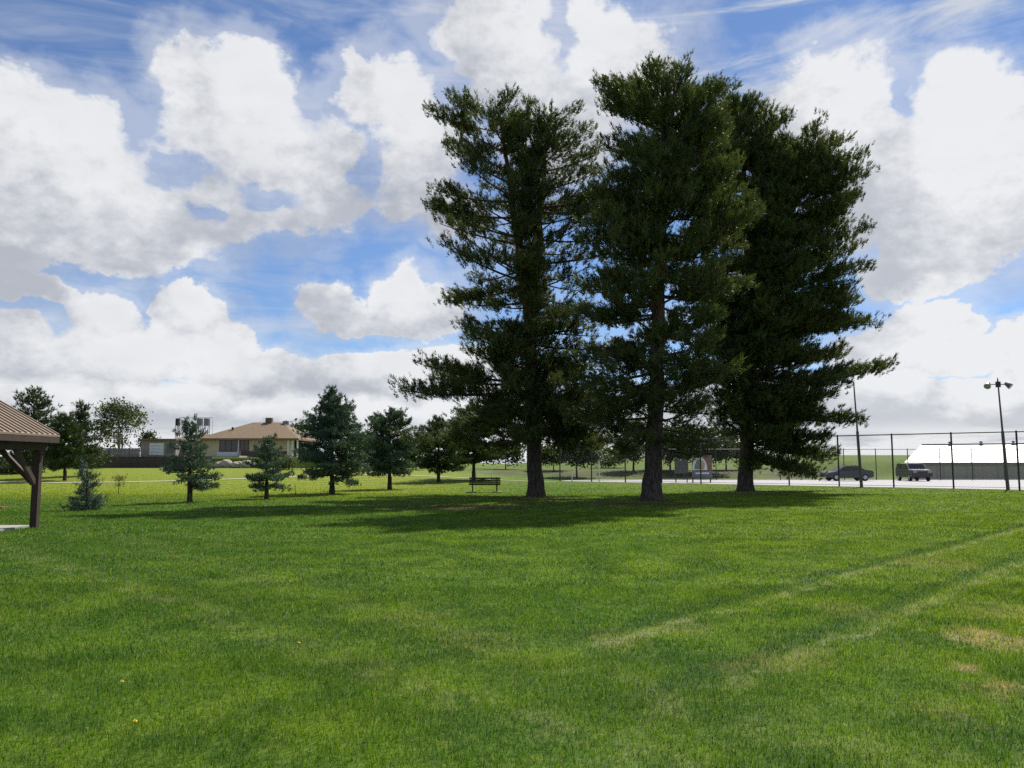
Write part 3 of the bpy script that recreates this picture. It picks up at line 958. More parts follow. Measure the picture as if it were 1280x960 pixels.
G_SP = 'spruces scattered on the left lawn'
cone_tree('small bluish spruce without visible trunk between the pavilion post and the sapling', 109, 638, 580, 15, seed=61, group=G_SP, mat='bluespruce', clear=0.02,
          needle=(7, 0.11, 0.020), tuft=0.09, twig=0.11, step=0.12, prof=[(0, 0.95), (0.08, 1.0), (0.25, 0.66), (0.5, 0.34), (0.75, 0.16), (1, 0.02)])
cone_tree('open ragged spruce in front of the left end of the house', 237, 628, 523, 34, seed=62, group=G_SP, clear=0.17, gap=0.2, whorl=(4, 6), step=0.28,
          prof=[(0, 0.8), (0.1, 1.0), (0.35, 0.72), (0.55, 0.58), (0.8, 0.28), (1, 0.03)], tuft=0.15)
cone_tree('open drooping spruce in front of the middle of the house', 333, 623.5, 546, 31, seed=63, group=G_SP, clear=0.17, gap=0.2, whorl=(4, 6), step=0.26,
          prof=[(0, 0.7), (0.12, 1.0), (0.35, 0.75), (0.6, 0.5), (0.85, 0.25), (1, 0.04)], tuft=0.15)
cone_tree('largest full grey-green spruce, right of the house with a bare trunk base', 415, 617.5, 490, 48, seed=64, group=G_SP, clear=0.15,
          prof=[(0, 0.85), (0.1, 1.0), (0.3, 0.92), (0.55, 0.75), (0.8, 0.45), (0.93, 0.22), (1, 0.05)], needle=(14, 0.14, 0.036), step=0.28)
cone_tree('rounded grey-green spruce with flat top, second nearest to the left giant pine', 487, 612, 513, 33, seed=65, group=G_SP, clear=0.2,
          prof=[(0, 0.8), (0.15, 1.0), (0.4, 0.9), (0.65, 0.85), (0.85, 0.7), (0.95, 0.45), (1, 0.1)], needle=(14, 0.145, 0.038), step=0.3)
cone_tree('dark spruce mostly covered by the left giant pine, left of the bench', 548, 606, 525, 34, seed=66, group=G_SP, clear=0.2, mat='fir',
          prof=[(0, 0.9), (0.15, 1.0), (0.4, 0.95), (0.7, 0.75), (0.9, 0.45), (1, 0.1)], needle=(9, 0.24, 0.05), step=0.34, tuft=0.2)
cone_tree('dark conifer with thin trunk right behind the bench', 592, 604, 505, 42, seed=67, group=G_SP, clear=0.22, mat='fir', cat='conifer', name='conifer_tree',
          prof=[(0, 0.9), (0.15, 1.0), (0.4, 0.95), (0.7, 0.75), (0.9, 0.4), (1, 0.1)], needle=(9, 0.26, 0.055), step=0.36, tuft=0.22)

# conifers on the left, behind the pavilion
G_LP = 'conifers behind the pavilion'
cone_tree('tall dark green pine rising above the pavilion roof', 42, 601, 487, 36, Y=66, seed=71, group=G_LP, mat='fir', cat='pine tree', name='pine_tree', clear=0.12,
          prof=[(0, 0.7), (0.25, 1.0), (0.55, 0.85), (0.75, 0.7), (0.92, 0.4), (1, 0.12)], needle=(9, 0.32, 0.06), step=0.5, tuft=0.17, twig=0.22, slope=(-0.05, 0.5))
cone_tree('dark pine with leaning trunk just right of the pavilion post', 81, 598, 520, 26, Y=64, seed=72, group=G_LP, mat='fir', cat='pine tree', name='pine_tree', clear=0.2,
          prof=[(0, 0.8), (0.25, 1.0), (0.6, 0.85), (0.85, 0.6), (1, 0.15)], needle=(9, 0.30, 0.055), step=0.45, tuft=0.17, twig=0.22, slope=(-0.1, 0.5))
cone_tree('slender pale green spire-topped conifer left of the bare-topped tree', 101, 594, 501, 24, Y=70, seed=73, group=G_LP, mat='leaf_dark', cat='conifer', name='conifer_tree', clear=0.1,
          prof=[(0, 0.85), (0.15, 1.0), (0.4, 0.8), (0.6, 0.55), (0.8, 0.28), (1, 0.03)], needle=(8, 0.28, 0.05), step=0.42, tuft=0.18, twig=0.22)


# ------------------------------------------------------------------ broadleaf trees and shrubs
def broadleaf(name, label, cat, base, H, rx, rz_, n_clump=120, per=26, leaf=0.16, clump=0.45, mat='leaf', barkm='bark', seed=1, group=None, trunk_r=None,
              clear=0.3, twigs=0, ry=None, flat=0.5, stems=1):
    rng = np.random.default_rng(seed)
    base = Vector(base)
    ry = ry or rx
    root = thing(name, label, cat, base, rng.uniform(0, 0.3), group)
    tr = MB()
    tr_r = trunk_r or 0.02 * H
    cz = H - rz_
    ends = []
    for s in range(stems):
        ox = rng.normal(0, 0.12 * rx) if stems > 1 else 0
        top = Vector((ox + rng.normal(0, 0.06 * H), rng.normal(0, 0.06 * H), cz + rz_ * 0.35))
        tp = [Vector((ox * 0.4, 0, -0.15)), Vector((ox * 0.5, 0, H * 0.12)), Vector((ox, 0, clear * H)).lerp(top, 0.15), top]
        tr.tube(tp, [tr_r * 1.3, tr_r, tr_r * 0.75, tr_r * 0.2], 8, False)
        for i in range(max(6, n_clump // (6 * stems))):
            u = rng.uniform(0.25, 1)
            th = rng.uniform(0, 2 * PI)
            zc = rng.uniform(-0.85, 1.0)
            rr = math.sqrt(max(0, 1 - zc * zc)) * u ** 0.4
            e = Vector((math.cos(th) * rr * rx, math.sin(th) * rr * ry, cz + zc * rz_ * (0.95 if u > .6 else .8)))
            zf = min(max(clear * H, e.z - 0.5 * math.hypot(e.x, e.y) - 0.1 * H), top.z)
            q = (zf - tp[2].z) / max(0.01, top.z - tp[2].z)
            s0 = tp[2].lerp(top, max(0, min(1, q)))
            mid = s0.lerp(e, 0.5) + Vector((rng.normal(0, .06 * rx), rng.normal(0, .06 * rx), 0.08 * H * rng.uniform(0, 1)))
            tr.tube([s0, mid, e], [tr_r * 0.35, tr_r * 0.22, tr_r * 0.06], 5, False)
            ends.append(e)
            for j in range(twigs):
                dv = Vector((rng.normal(0, .5), rng.normal(0, .5), rng.uniform(0.2, 1.1))).normalized() * rng.uniform(0.12, 0.26) * H
                o_ = mid.lerp(e, rng.uniform(0.2, 1))
                tr.tube([o_, o_ + dv * 0.5 + Vector((rng.normal(0, .06), rng.normal(0, .06), 0)), o_ + dv], [tr_r * 0.10, tr_r * 0.07, 0.006], 3, False)
    tr.build('trunk', MAT[barkm], root, smooth=True)
    if n_clump:
        ends = np.array([tuple(e) for e in ends])
        C = ends[rng.integers(0, len(ends), n_clump)] + rng.normal(0, 1, (n_clump, 3)) * np.array([rx * 0.16, ry * 0.16, rz_ * 0.14])
        n = n_clump * per
        P = np.repeat(C, per, 0) + rng.normal(0, 1, (n, 3)) * np.array([clump, clump, clump * flat]) * np.repeat(rng.uniform(0.6, 1.2, n_clump), per)[:, None]
        P[:, 2] = np.maximum(P[:, 2], 0.03)
        tone = np.repeat(rng.uniform(0, 1, n_clump), per) * 0.6 + rng.uniform(0, 0.4, n)
        nrm = rng.normal(0, 1, (n, 3)) + np.array([0, 0, 0.6])
        nrm /= np.linalg.norm(nrm, axis=1)[:, None]
        a = np.cross(nrm, rng.normal(0, 1, (n, 3)))
        a /= np.linalg.norm(a, axis=1)[:, None]
        b = np.cross(nrm, a)
        sz = leaf * rng.uniform(0.6, 1.25, n)[:, None]
        v = np.stack([P - a * sz * .5, P + b * sz * .32, P + a * sz * .5, P - b * sz * .32], 1).reshape(-1, 3)
        mesh_np('crown', v, np.arange(n * 4).reshape(-1, 4), MAT[mat], root, tone=np.repeat(tone, 4))
    return root


def bl_px(name, label, cat, px, py_base, py_top, half, Y, **kw):
    b = at(px, py_base, Y)
    b.z = gz(b.x, b.y)
    H = at(px, py_top, Y).z - b.z
    rx = half * Y / F
    rz_ = kw.pop('rzf', 0.4) * H
    return broadleaf(name, label, cat, b, H, rx, rz_, **kw)


bl_px('broadleaf_tree', 'half bare tree with pale twigs standing behind the grey board fence', 'tree', 150, 574, 506, 30, 102, seed=81, n_clump=130, per=32, leaf=0.32, clump=0.6,
      mat='leaf_grey', barkm='bark_pale', twigs=5, rzf=0.46, clear=0.15, stems=4, trunk_r=0.09)
bl_px('broadleaf_tree', 'small dark tree showing between the bare-topped tree and the garage roof', 'tree', 190, 574, 540, 13, 112, seed=82, n_clump=50, per=30, leaf=0.3, clump=0.5, mat='leaf_dark')
bl_px('broadleaf_tree', 'dark rounded tree behind the right end of the house roof', 'tree', 377, 578, 527, 26, 112, seed=83, n_clump=120, per=34, leaf=0.34, clump=0.7, mat='leaf_dark')
bl_px('broadleaf_tree', 'mid green tree filling the gap between the two full spruces', 'tree', 455, 590, 546, 24, 84, seed=84, n_clump=110, per=34, leaf=0.28, clump=0.55, mat='fir', rzf=0.44, clear=0.12)
bl_px('broadleaf_tree', 'pale green tree between the flat-topped spruce and the left giant pine', 'tree', 520, 588, 546, 18, 86, seed=85, n_clump=90, per=32, leaf=0.28, clump=0.5, mat='leaf', rzf=0.44, clear=0.12)
bl_px('sapling', 'thin young yellow-leaved sapling on the slope right of the small bluish spruce', 'sapling', 148, 619, 592, 7, 44, seed=86, n_clump=26, per=16, leaf=0.08, clump=0.14, mat='leaf_yellow',
      barkm='bark', rzf=0.36, trunk_r=0.018)
bl_px('sapling', 'bare thin stick-like sapling leaning left of the largest full spruce', 'sapling', 369, 619, 604, 3, 43, seed=87, n_clump=0, twigs=1, barkm='bark', rzf=0.3, trunk_r=0.02)
bl_px('shrub', 'tan dry shrub below the right end of the house', 'shrub', 362, 590, 571, 14, 82, seed=88, n_clump=60, per=26, leaf=0.18, clump=0.35, mat='leaf_grey', rzf=0.48, clear=0.1, stems=3, trunk_r=0.04)
bl_px('shrub', 'dark low hedge shrub behind the pavilion at the far left', 'shrub', 15, 590, 566, 30, 74, seed=89, n_clump=110, per=30, leaf=0.24, clump=0.5, mat='leaf_dark', rzf=0.48, clear=0.08, stems=4, trunk_r=0.05)
bl_px('shrub', 'dark hedge shrub between the leaning pine and the retaining wall', 'shrub', 112, 588, 564, 20, 86, seed=90, n_clump=80, per=30, leaf=0.26, clump=0.5, mat='leaf_dark', rzf=0.48, clear=0.08, stems=4, trunk_r=0.05)

# trees beyond the lot, seen under the pines
G_BT = 'trees on the bank beyond the paved lot'
bl_px('broadleaf_tree', 'olive tree with rounded crown just left of the middle giant pine trunk', 'tree', 792, 594, 530, 22, 95, seed=91, n_clump=130, per=34, leaf=0.34, clump=0.6, mat='leaf_grey', group=G_BT)
bl_px('broadleaf_tree', 'wide dark tree between the middle and right giant pine trunks', 'tree', 872, 596, 536, 42, 92, seed=92, n_clump=340, per=34, leaf=0.34, clump=0.65, mat='leaf_dark', group=G_BT, rzf=0.34)
bl_px('broadleaf_tree', 'dark tree with visible trunk midway between left and middle giant pines', 'tree', 721, 598, 543, 26, 88, seed=93, n_clump=220, per=34, leaf=0.32, clump=0.6, mat='leaf_dark', group=G_BT, rzf=0.32)
bl_px('broadleaf_tree', 'small olive tree to the right of the left giant pine trunk', 'tree', 692, 597, 556, 17, 96, seed=94, n_clump=80, per=30, leaf=0.32, clump=0.55, mat='leaf', group=G_BT)
bl_px('broadleaf_tree', 'dark tree just left of the left giant pine trunk', 'tree', 632, 596, 552, 22, 100, seed=95, n_clump=150, per=30, leaf=0.34, clump=0.6, mat='leaf_dark', group=G_BT)
bl_px('broadleaf_tree', 'dark tree hanging low just right of the middle giant pine trunk', 'tree', 838, 597, 534, 24, 98, seed=98, n_clump=170, per=34, leaf=0.34, clump=0.6, mat='leaf_dark', group=G_BT, rzf=0.38)
bl_px('broadleaf_tree', 'dark tree close against the left side of the right giant pine trunk', 'tree', 908, 597, 540, 22, 99, seed=99, n_clump=150, per=34, leaf=0.34, clump=0.6, mat='leaf_dark', group=G_BT, rzf=0.36)
bl_px('broadleaf_tree', 'small round tree close behind the right giant pine trunk', 'tree', 948, 590, 562, 14, 105, seed=96, n_clump=60, per=28, leaf=0.32, clump=0.5, mat='leaf_dark', group=G_BT)
bl_px('broadleaf_tree', 'low grey-green tree midway between the dark tree and the olive tree', 'tree', 757, 592, 560, 18, 108, seed=97, n_clump=70, per=28, leaf=0.34, clump=0.6, mat='leaf_grey', group=G_BT)


# ------------------------------------------------------------------ pavilion
def pavilion():
    pr = ground(42.5, 661)
    corner = at(75, 544, pr.y + 0.35)              # far right corner of the eave
    ex = corner.x
    ez = corner.z
    rz = 0.0
    root = thing('picnic_pavilion', 'open timber picnic pavilion with brown ribbed metal roof at the left edge', 'pavilion', (pr.x, pr.y, 0), 0)
    o = Vector((pr.x, pr.y, 0))
    yf = corner.y - o.y
    y_near = -11.0
    xe = ex - o.x
    width = 8.5
    xr = xe - width / 2
    pitch = math.tan(R(29))
    # roof: two slopes with standing ribs
    m = MB()
    th = 0.05
    xl = xe - width
    zr = ez + pitch * (xe - xr)
    m.add([(xe, y_near, ez), (xe, yf, ez), (xr, yf, zr), (xr, y_near, zr), (xe, y_near, ez - th), (xe, yf, ez - th), (xr, yf, zr - th), (xr, y_near, zr - th)],
          [(0, 1, 2, 3), (4, 7, 6, 5), (0, 4, 5, 1), (1, 5, 6, 2), (3, 2, 6, 7), (0, 3, 7, 4)])
    m.add([(xl, y_near, ez), (xl, yf, ez), (xr, yf, zr + 0.002), (xr, y_near, zr + 0.002), (xl, y_near, ez - th), (xl, yf, ez - th), (xr, yf, zr - th - .002), (xr, y_near, zr - th - .002)],
          [(3, 2, 1, 0), (5, 6, 7, 4), (1, 5, 4, 0), (2, 6, 5, 1), (7, 6, 2, 3), (4, 7, 3, 0)])
    y = y_near + 0.02
    while y < yf - 0.02:
        for sx, x0 in ((1, xe), (-1, xl)):
            a = Vector((x0, y, ez + 0.012))
            b = Vector((xr, y, zr + 0.012))
            m.bar(a, b, 0.035, 0.045)
        y += 0.23
    m.build('roof', MAT['metal_roof'], root)
    m = MB()
    m.bar((xr, y_near - .02, zr + .05), (xr, yf + .02, zr + .05), 0.3, 0.05)
    m.build('ridge_cap', MAT['metal_roof'], root)
    # fascia
    for x0 in (xe - 0.03, xl + 0.03):
        m = MB()
        m.bar((x0, y_near, ez - 0.125), (x0, yf, ez - 0.125), 0.05, 0.15)
        m.build('fascia', MAT['wood_dark'], root)
    for yy in (yf - 0.04, y_near + 0.04):
        m = MB()
        m.bar((xe - .06, yy, ez - 0.13), (xr, yy, zr - 0.15), 0.05, 0.18)
        m.bar((xl + .06, yy, ez - 0.13), (xr, yy, zr - 0.15), 0.05, 0.18)
        m.build('rake_board', MAT['wood_dark'], root)
    # soffit timbers
    zb = ez - 0.27
    for x0 in (0.0, xl + (xe - 0)):
        m = MB()
        m.bar((x0, y_near + .3, zb), (x0, yf - 0.1, zb), 0.16, 0.24)
        m.build('beam', MAT['wood_dark'], root)
    ys = [0.0, -3.6, -7.2, -10.5]
    xL = xl + (xe - 0)
    for yy in ys:
        m = MB()
        m.bar((xL, yy, zb + 0.02), (0, yy, zb + 0.02), 0.14, 0.26)
        m.bar((xr, yy, zb), (xr, yy, zr - .1), 0.14, 0.14)
        m.build('tie_beam', MAT['wood_dark'], root)
    m = MB()
    for k in range(13):
        yy = y_near + 0.5 + k * 0.9
        m.bar((xe - .06, yy, ez - 0.12), (xr, yy, zr - 0.13), 0.05, 0.12)
        m.bar((xl + .06, yy, ez - 0.12), (xr, yy, zr - 0.13), 0.05, 0.12)
    m.build('rafters', MAT['wood_dark'], root)
    for x0, sg in ((0.0, -1), (xL, 1)):
        for yy in ys:
            m = MB()
            m.box((x0, yy, (zb - 0.12) / 2), (0.165, 0.165, zb - 0.12))
            m.build('post', MAT['wood_dark'], root, bevel=0.012)
            m = MB()
            m.bar((x0 + sg * 0.08, yy, zb - 0.95), (x0 + sg * 0.95, yy, zb - 0.10), 0.09, 0.12)
            m.build('brace', MAT['wood_dark'], root)
            for s2 in ((-1,) if yy == 0.0 else (1, -1)):
                m = MB()
                m.bar((x0, yy + s2 * 0.08, zb - 0.95), (x0, yy + s2 * 0.95, zb - 0.10), 0.09, 0.12)
                m.build('brace', MAT['wood_dark'], root)
    # slab
    m = MB()
    xs = -0.30
    m.box(((xs + xL - 0.4) / 2 + o.x, (y_near + .4 + 0.45) / 2 + o.y, 0.0), (abs(xL - 0.4 - xs), 0.45 - y_near - .4, 0.12))
    tag(m.build('concrete_slab', MAT['concrete'], bevel=0.01), kind='structure')
    return o, xL


pav_o, pav_xL = pavilion()


def picnic_table(loc, rz, label):
    root = thing('picnic_table', label, 'picnic table', loc, rz)
    L = 1.9
    m = MB()
    for i in range(5): m.box((0, -0.32 + i * 0.16, 0.74), (L, 0.145, 0.04))
    m.build('tabletop', MAT['wood_red'], root, bevel=0.005)
    for s in (-1, 1):
        m = MB()
        for i in range(2): m.box((0, s * (0.62 + i * 0.15), 0.44), (L, 0.14, 0.04))
        m.build('seat', MAT['wood_red'], root, bevel=0.005)
    for s in (-1, 1):
        for q in (-1, 1):
            m = MB()
            m.bar((s * 0.7, q * 0.70, 0.0), (s * 0.7, q * 0.26, 0.72), 0.06, 0.09)
            m.build('leg', MAT['wood_red'], root)
        m = MB()
        m.bar((s * 0.7 - s * .062, -0.78, 0.375), (s * 0.7 - s * .062, 0.78, 0.375), 0.05, 0.085)
        m.build('crossbeam', MAT['wood_red'], root)


tb = at(9, 650, 20.6)
picnic_table((tb.x - 1.25, 20.3, 0.06), 0.0, 'red-brown picnic table on the concrete slab under the pavilion')


# ------------------------------------------------------------------ bench under the pines, white frame behind it
def bench():
    p = ground(606, 616)
    root = thing('park_bench', 'dark slatted park bench seen from behind under the left giant pine', 'bench', (p.x, p.y, gz(p.x, p.y)), R(4))
    m = MB()
    for i in range(4): m.box((0, -0.03 - 0.02 * i * -1, 0.48 + i * 0.105), (1.75, 0.03, 0.09))
    m.build('backrest', MAT['bench'], root)
    m = MB()
    for i in range(4): m.box((0, 0.10 + i * 0.115, 0.43), (1.75, 0.10, 0.035))
    m.build('seat', MAT['bench'], root)
    for s in (-1, 1):
        m = MB()
        m.bar((s * 0.68, 0.02, 0.0), (s * 0.68, 0.0, 0.86), 0.06, 0.05)
        m.bar((s * 0.68, 0.45, 0.0), (s * 0.68, 0.42, 0.41), 0.06, 0.05)
        m.bar((s * 0.68, 0.03, 0.385), (s * 0.68, 0.47, 0.385), 0.05, 0.05)
        m.build('leg_frame', MAT['steel_dark'], root)
        m = MB()
        m.box((s * 0.72, 0.2, 0.035), (0.55, 0.75, 0.07))
        m.build('foot_pad', MAT['concrete'], root, bevel=0.01)


bench()
p = ground(605, 606)
fr = thing('pipe_frame', 'thin white pipe frame standing on the lawn behind the bench', 'pipe frame', (p.x, p.y, 0), 0)
h = 0.95
for s in (-1, 1):
    MB().tube([(s * 0.6, 0, 0), (s * 0.6, 0, h)], 0.035, 8).build('upright', MAT['white'], fr)
MB().tube([(-0.6, 0, h), (0.6, 0, h)], 0.03, 8).build('crossbar', MAT['white'], fr)


# ------------------------------------------------------------------ fences
def chain_fence(label, A, B, H, spacing, group, post_r=0.045, wires=0.13, wire_r=0.003, rail_r=0.03):
    A, B = Vector(A), Vector(B)
    root = thing('chain_link_fence', label, 'fence', A, 0, group)
    d = B - A
    L = d.length
    d.normalize()
    n = max(1, round(L / spacing))
    for i in range(n + 1):
        q = d * (L * i / n)
        z0 = gz(A.x + q.x, A.y + q.y)
        m = MB()
        m.tube([(q.x, q.y, z0 - 0.05), (q.x, q.y, H)], post_r, 8)
        m.tube([(q.x, q.y, H), (q.x, q.y, H + 0.05)], [post_r * 1.2, post_r * 0.4], 8)
        m.build('post', MAT['steel_dark'], root)
    e = d * L
    MB().tube([(0, 0, H - 0.03), (e.x, e.y, H - 0.03)], rail_r, 6).build('top_rail', MAT['steel_dark'], root)
    MB().tube([(0, 0, 0.12), (e.x, e.y, 0.12)], 0.014, 6).build('bottom_rail', MAT['steel_dark'], root)
    # woven wire
    vs, fs = [], []
    def wire(a0, z0, a1, z1):
        b = len(vs)
        p0, p1 = d * a0, d * a1
        nn = Vector((-d.y, d.x, 0))
        t = Vector((d.x * (a1 - a0), d.y * (a1 - a0), z1 - z0)).normalized()
        sdv = nn.cross(t).normalized()
        for (pp, zz) in ((p0, z0), (p1, z1)):
            c = Vector((pp.x, pp.y, zz))
            for k in range(3):
                an = 2 * PI * k / 3
                vs.append(tuple(c + (nn * math.cos(an) + sdv * math.sin(an)) * wire_r))
        for k in range(3):
            k2 = (k + 1) % 3
            fs.append((b + k, b + k2, b + 3 + k2, b + 3 + k))
    zb, zt = 0.05, H - 0.05
    hh = zt - zb
    a = -hh
    while a < L:
        s0, s1 = max(a, 0), min(a + hh, L)
        if s1 > s0:
            wire(s0, zb + (s0 - a), s1, zb + (s1 - a))
            wire(s0, zt - (s0 - a), s1, zt - (s1 - a))
        a += wires
    mesh_np('wire_mesh', vs, fs, MAT['wire'], root)
    return root


G_F = 'chain-link fences round the paved lot'
chain_fence('tall dark chain-link fence along the near edge of the paved lot', FENCE_A, FENCE_B, 3.65, 3.72, G_F, post_r=0.058, rail_r=0.042, wires=0.2, wire_r=0.002)
chain_fence('lower chain-link fence along the far edge of the paved lot behind the cars', (14.0, 82.0, 0), (62.0, 82.0, 0), 3.1, 3.3, G_F, wires=0.32, wire_r=0.002)

G_FP = 'free-standing posts by the fence'
for px, hpy, lab in ((749, 575, 'taller white post under the pines left of the middle giant pine'), (715, 588, 'short white post under the pines right of the left giant pine')):
    q = ground(px, 602.5)
    r_ = thing('marker_post', lab, 'post', (q.x, q.y, gz(q.x, q.y)), 0, G_FP)
    hh = at(px, hpy, q.y).z
    MB().tube([(0, 0, -0.05), (0, 0, hh)], 0.05, 8).build('shaft', MAT['white'], r_)
    MB().tube([(0, 0, hh), (0, 0, hh + 0.05)], [0.06, 0.03], 8).build('cap', MAT['steel_grey'], r_)


# ------------------------------------------------------------------ floodlight poles
def light_pole(px, py_base, px_top, py_top, label, heads=True):
    b = ground(px, py_base)
    t = at(px_top, py_top, b.y)
    root = thing('light_pole', label, 'pole', b, 0, 'tall poles by the fence')
    d = t - b
    k = 0.52
    MB().tube([(0, 0, -0.1), tuple(d * 0.02), tuple(d * k)], [0.12, 0.105, 0.09], 12).build('lower_pole', MAT['pole'], root, smooth=False)
    MB().tube([tuple(d * k), tuple(d * (k + .01)), tuple(d)], [0.10, 0.062, 0.042], 10).build('upper_pole', MAT['pole'], root)
    if not heads:
        return
    arm_z = d * 0.955
    MB().tube([tuple(arm_z + Vector((-0.62, 0, -0.03))), tuple(arm_z), tuple(arm_z + Vector((0.55, 0, -0.03)))], 0.032, 6).build('crossarm', MAT['pole'], root)
    m = MB()
    c = d * 0.955
    m.box((c.x, c.y, c.z - 0.02), (0.24, 0.2, 0.36))
    m.build('junction_box', MAT['steel_dark'], root, bevel=0.01)
    MB().tube([tuple(d), tuple(d * 1.0 + Vector((0, 0, 0.12)))], [0.03, 0.01], 6).build('finial', MAT['pole'], root)
    for s in (-1, 1):
        c = arm_z + Vector((s * 0.66, 0, -0.06))
        ax = Vector((s * 0.55, -0.55, -0.62)).normalized()
        m = MB()
        m.tube([tuple(c - ax * 0.26), tuple(c - ax * 0.20), tuple(c - ax * 0.02), tuple(c + ax * 0.16)], [0.05, 0.11, 0.17, 0.21], 14)
        hd = m.build('lamp_head', MAT['steel_grey'], root, smooth=False)
        MB().tube([tuple(c + ax * 0.162), tuple(c + ax * 0.175)], [0.20, 0.19], 14).build('lens', MAT['lamp_glass'], hd)


light_pole(1260, 612, 1247, 474, 'tall floodlight pole with two lamp heads near the right edge')
light_pole(1077, 609.5, 1067, 477, 'slim bare pole rising out of the foliage edge of the right giant pine', False)


# ------------------------------------------------------------------ cars
def car(label, loc, rz, prof, glass_prof, L, W, paint, wheels, group='cars parked on the paved lot'):
    root = thing('parked_car', label, 'car', loc, rz, group)
    m = MB()
    m.prism(prof, -W / 2, W / 2, 'y')
    m.build('body', MAT[paint], root, bevel=0.05, smooth=False)
    for s in (-1, 1):
        m = MB()
        y0, y1 = sorted((s * (W / 2 - 0.01), s * (W / 2 + 0.006)))
        for gp in glass_prof:
            m.prism(gp, y0, y1, 'y')
        m.build('side_window', MAT['glass'], root)
    for wx in wheels:
        for s in (-1, 1):
            t = MB()
            yc = s * (W / 2 - 0.10)
            t.tube([(wx, yc - 0.11, 0.33), (wx, yc - 0.09, 0.33), (wx, yc + 0.09, 0.33), (wx, yc + 0.11, 0.33)], [0.29, 0.33, 0.33, 0.29], 20)
            w = t.build('wheel', MAT['black'], root)
            MB().tube([(wx, yc + s * 0.111, 0.33), (wx, yc + s * 0.122, 0.33)], [0.20, 0.17], 16).build('rim', MAT['rim'], w)
    return root


sedan = [(-2.25, 0.35), (-2.25, 0.62), (-2.1, 0.78), (-1.25, 0.90), (-0.55, 1.38), (0.75, 1.42), (1.45, 1.02), (2.15, 0.96), (2.25, 0.7), (2.22, 0.35), (1.8, 0.28), (-1.8, 0.28)]
sg = [[(-1.05, 0.93), (-0.50, 1.33), (0.0, 1.34), (0.0, 0.95)], [(0.08, 0.95), (0.08, 1.34), (0.68, 1.35), (1.18, 1.02)]]
q = ground(1056, 601)
c1 = car('dark slate sedan parked on the paved lot behind the fence', (q.x, q.y - 0.5, 0.016), R(3), sedan, sg, 4.5, 1.75, 'car_blue', (-1.4, 1.38))
m = MB(); m.add([(-1.20, -0.68, 0.945), (-1.20, 0.68, 0.945), (-0.60, 0.60, 1.365), (-0.60, -0.60, 1.365)], [(0, 1, 2, 3)]); m.build('windshield', MAT['glass'], c1)
for s in (-1, 1):
    m = MB(); m.box((-2.245, s * 0.62, 0.66), (0.05, 0.32, 0.12)); m.build('headlight', MAT['lamp_glass'], c1, bevel=0.01)
    m = MB(); m.box((2.245, s * 0.66, 0.78), (0.05, 0.26, 0.12)); m.build('taillight', MAT['tail'], c1, bevel=0.01)
m = MB(); m.prism([(-0.25, 1.43), (0.85, 1.43), (0.85, 1.47), (-0.25, 1.47)], -0.5, 0.5, 'y'); m.build('roof_rack', MAT['steel_grey'], c1)
suv = [(-2.2, 0.40), (-2.22, 0.85), (-2.05, 1.02), (-1.15, 1.10), (-0.55, 1.62), (1.65, 1.66), (2.1, 1.08), (2.15, 0.5), (1.9, 0.34), (-1.9, 0.34)]
sv = [[(-1.0, 1.13), (-0.52, 1.56), (0.1, 1.58), (0.1, 1.13)], [(0.18, 1.13), (0.18, 1.58), (0.95, 1.59), (0.95, 1.13)], [(1.03, 1.13), (1.03, 1.59), (1.58, 1.59), (1.85, 1.13)]]
q = ground(1137, 601)
c2 = car('charcoal car seen nearly head-on beside the white-roofed building', (q.x, q.y - 0.8, 0.016), R(84), suv, sv, 4.3, 1.8, 'car_dark', (-1.35, 1.35))
m = MB(); m.add([(-1.13, -0.72, 1.13), (-1.13, 0.72, 1.13), (-0.60, 0.64, 1.605), (-0.60, -0.64, 1.605)], [(0, 1, 2, 3)]); m.build('windshield', MAT['glass'], c2)
for s in (-1, 1):
    m = MB(); m.box((-2.22, s * 0.66, 0.86), (0.05, 0.34, 0.16)); m.build('headlight', MAT['lamp_glass'], c2, bevel=0.01)


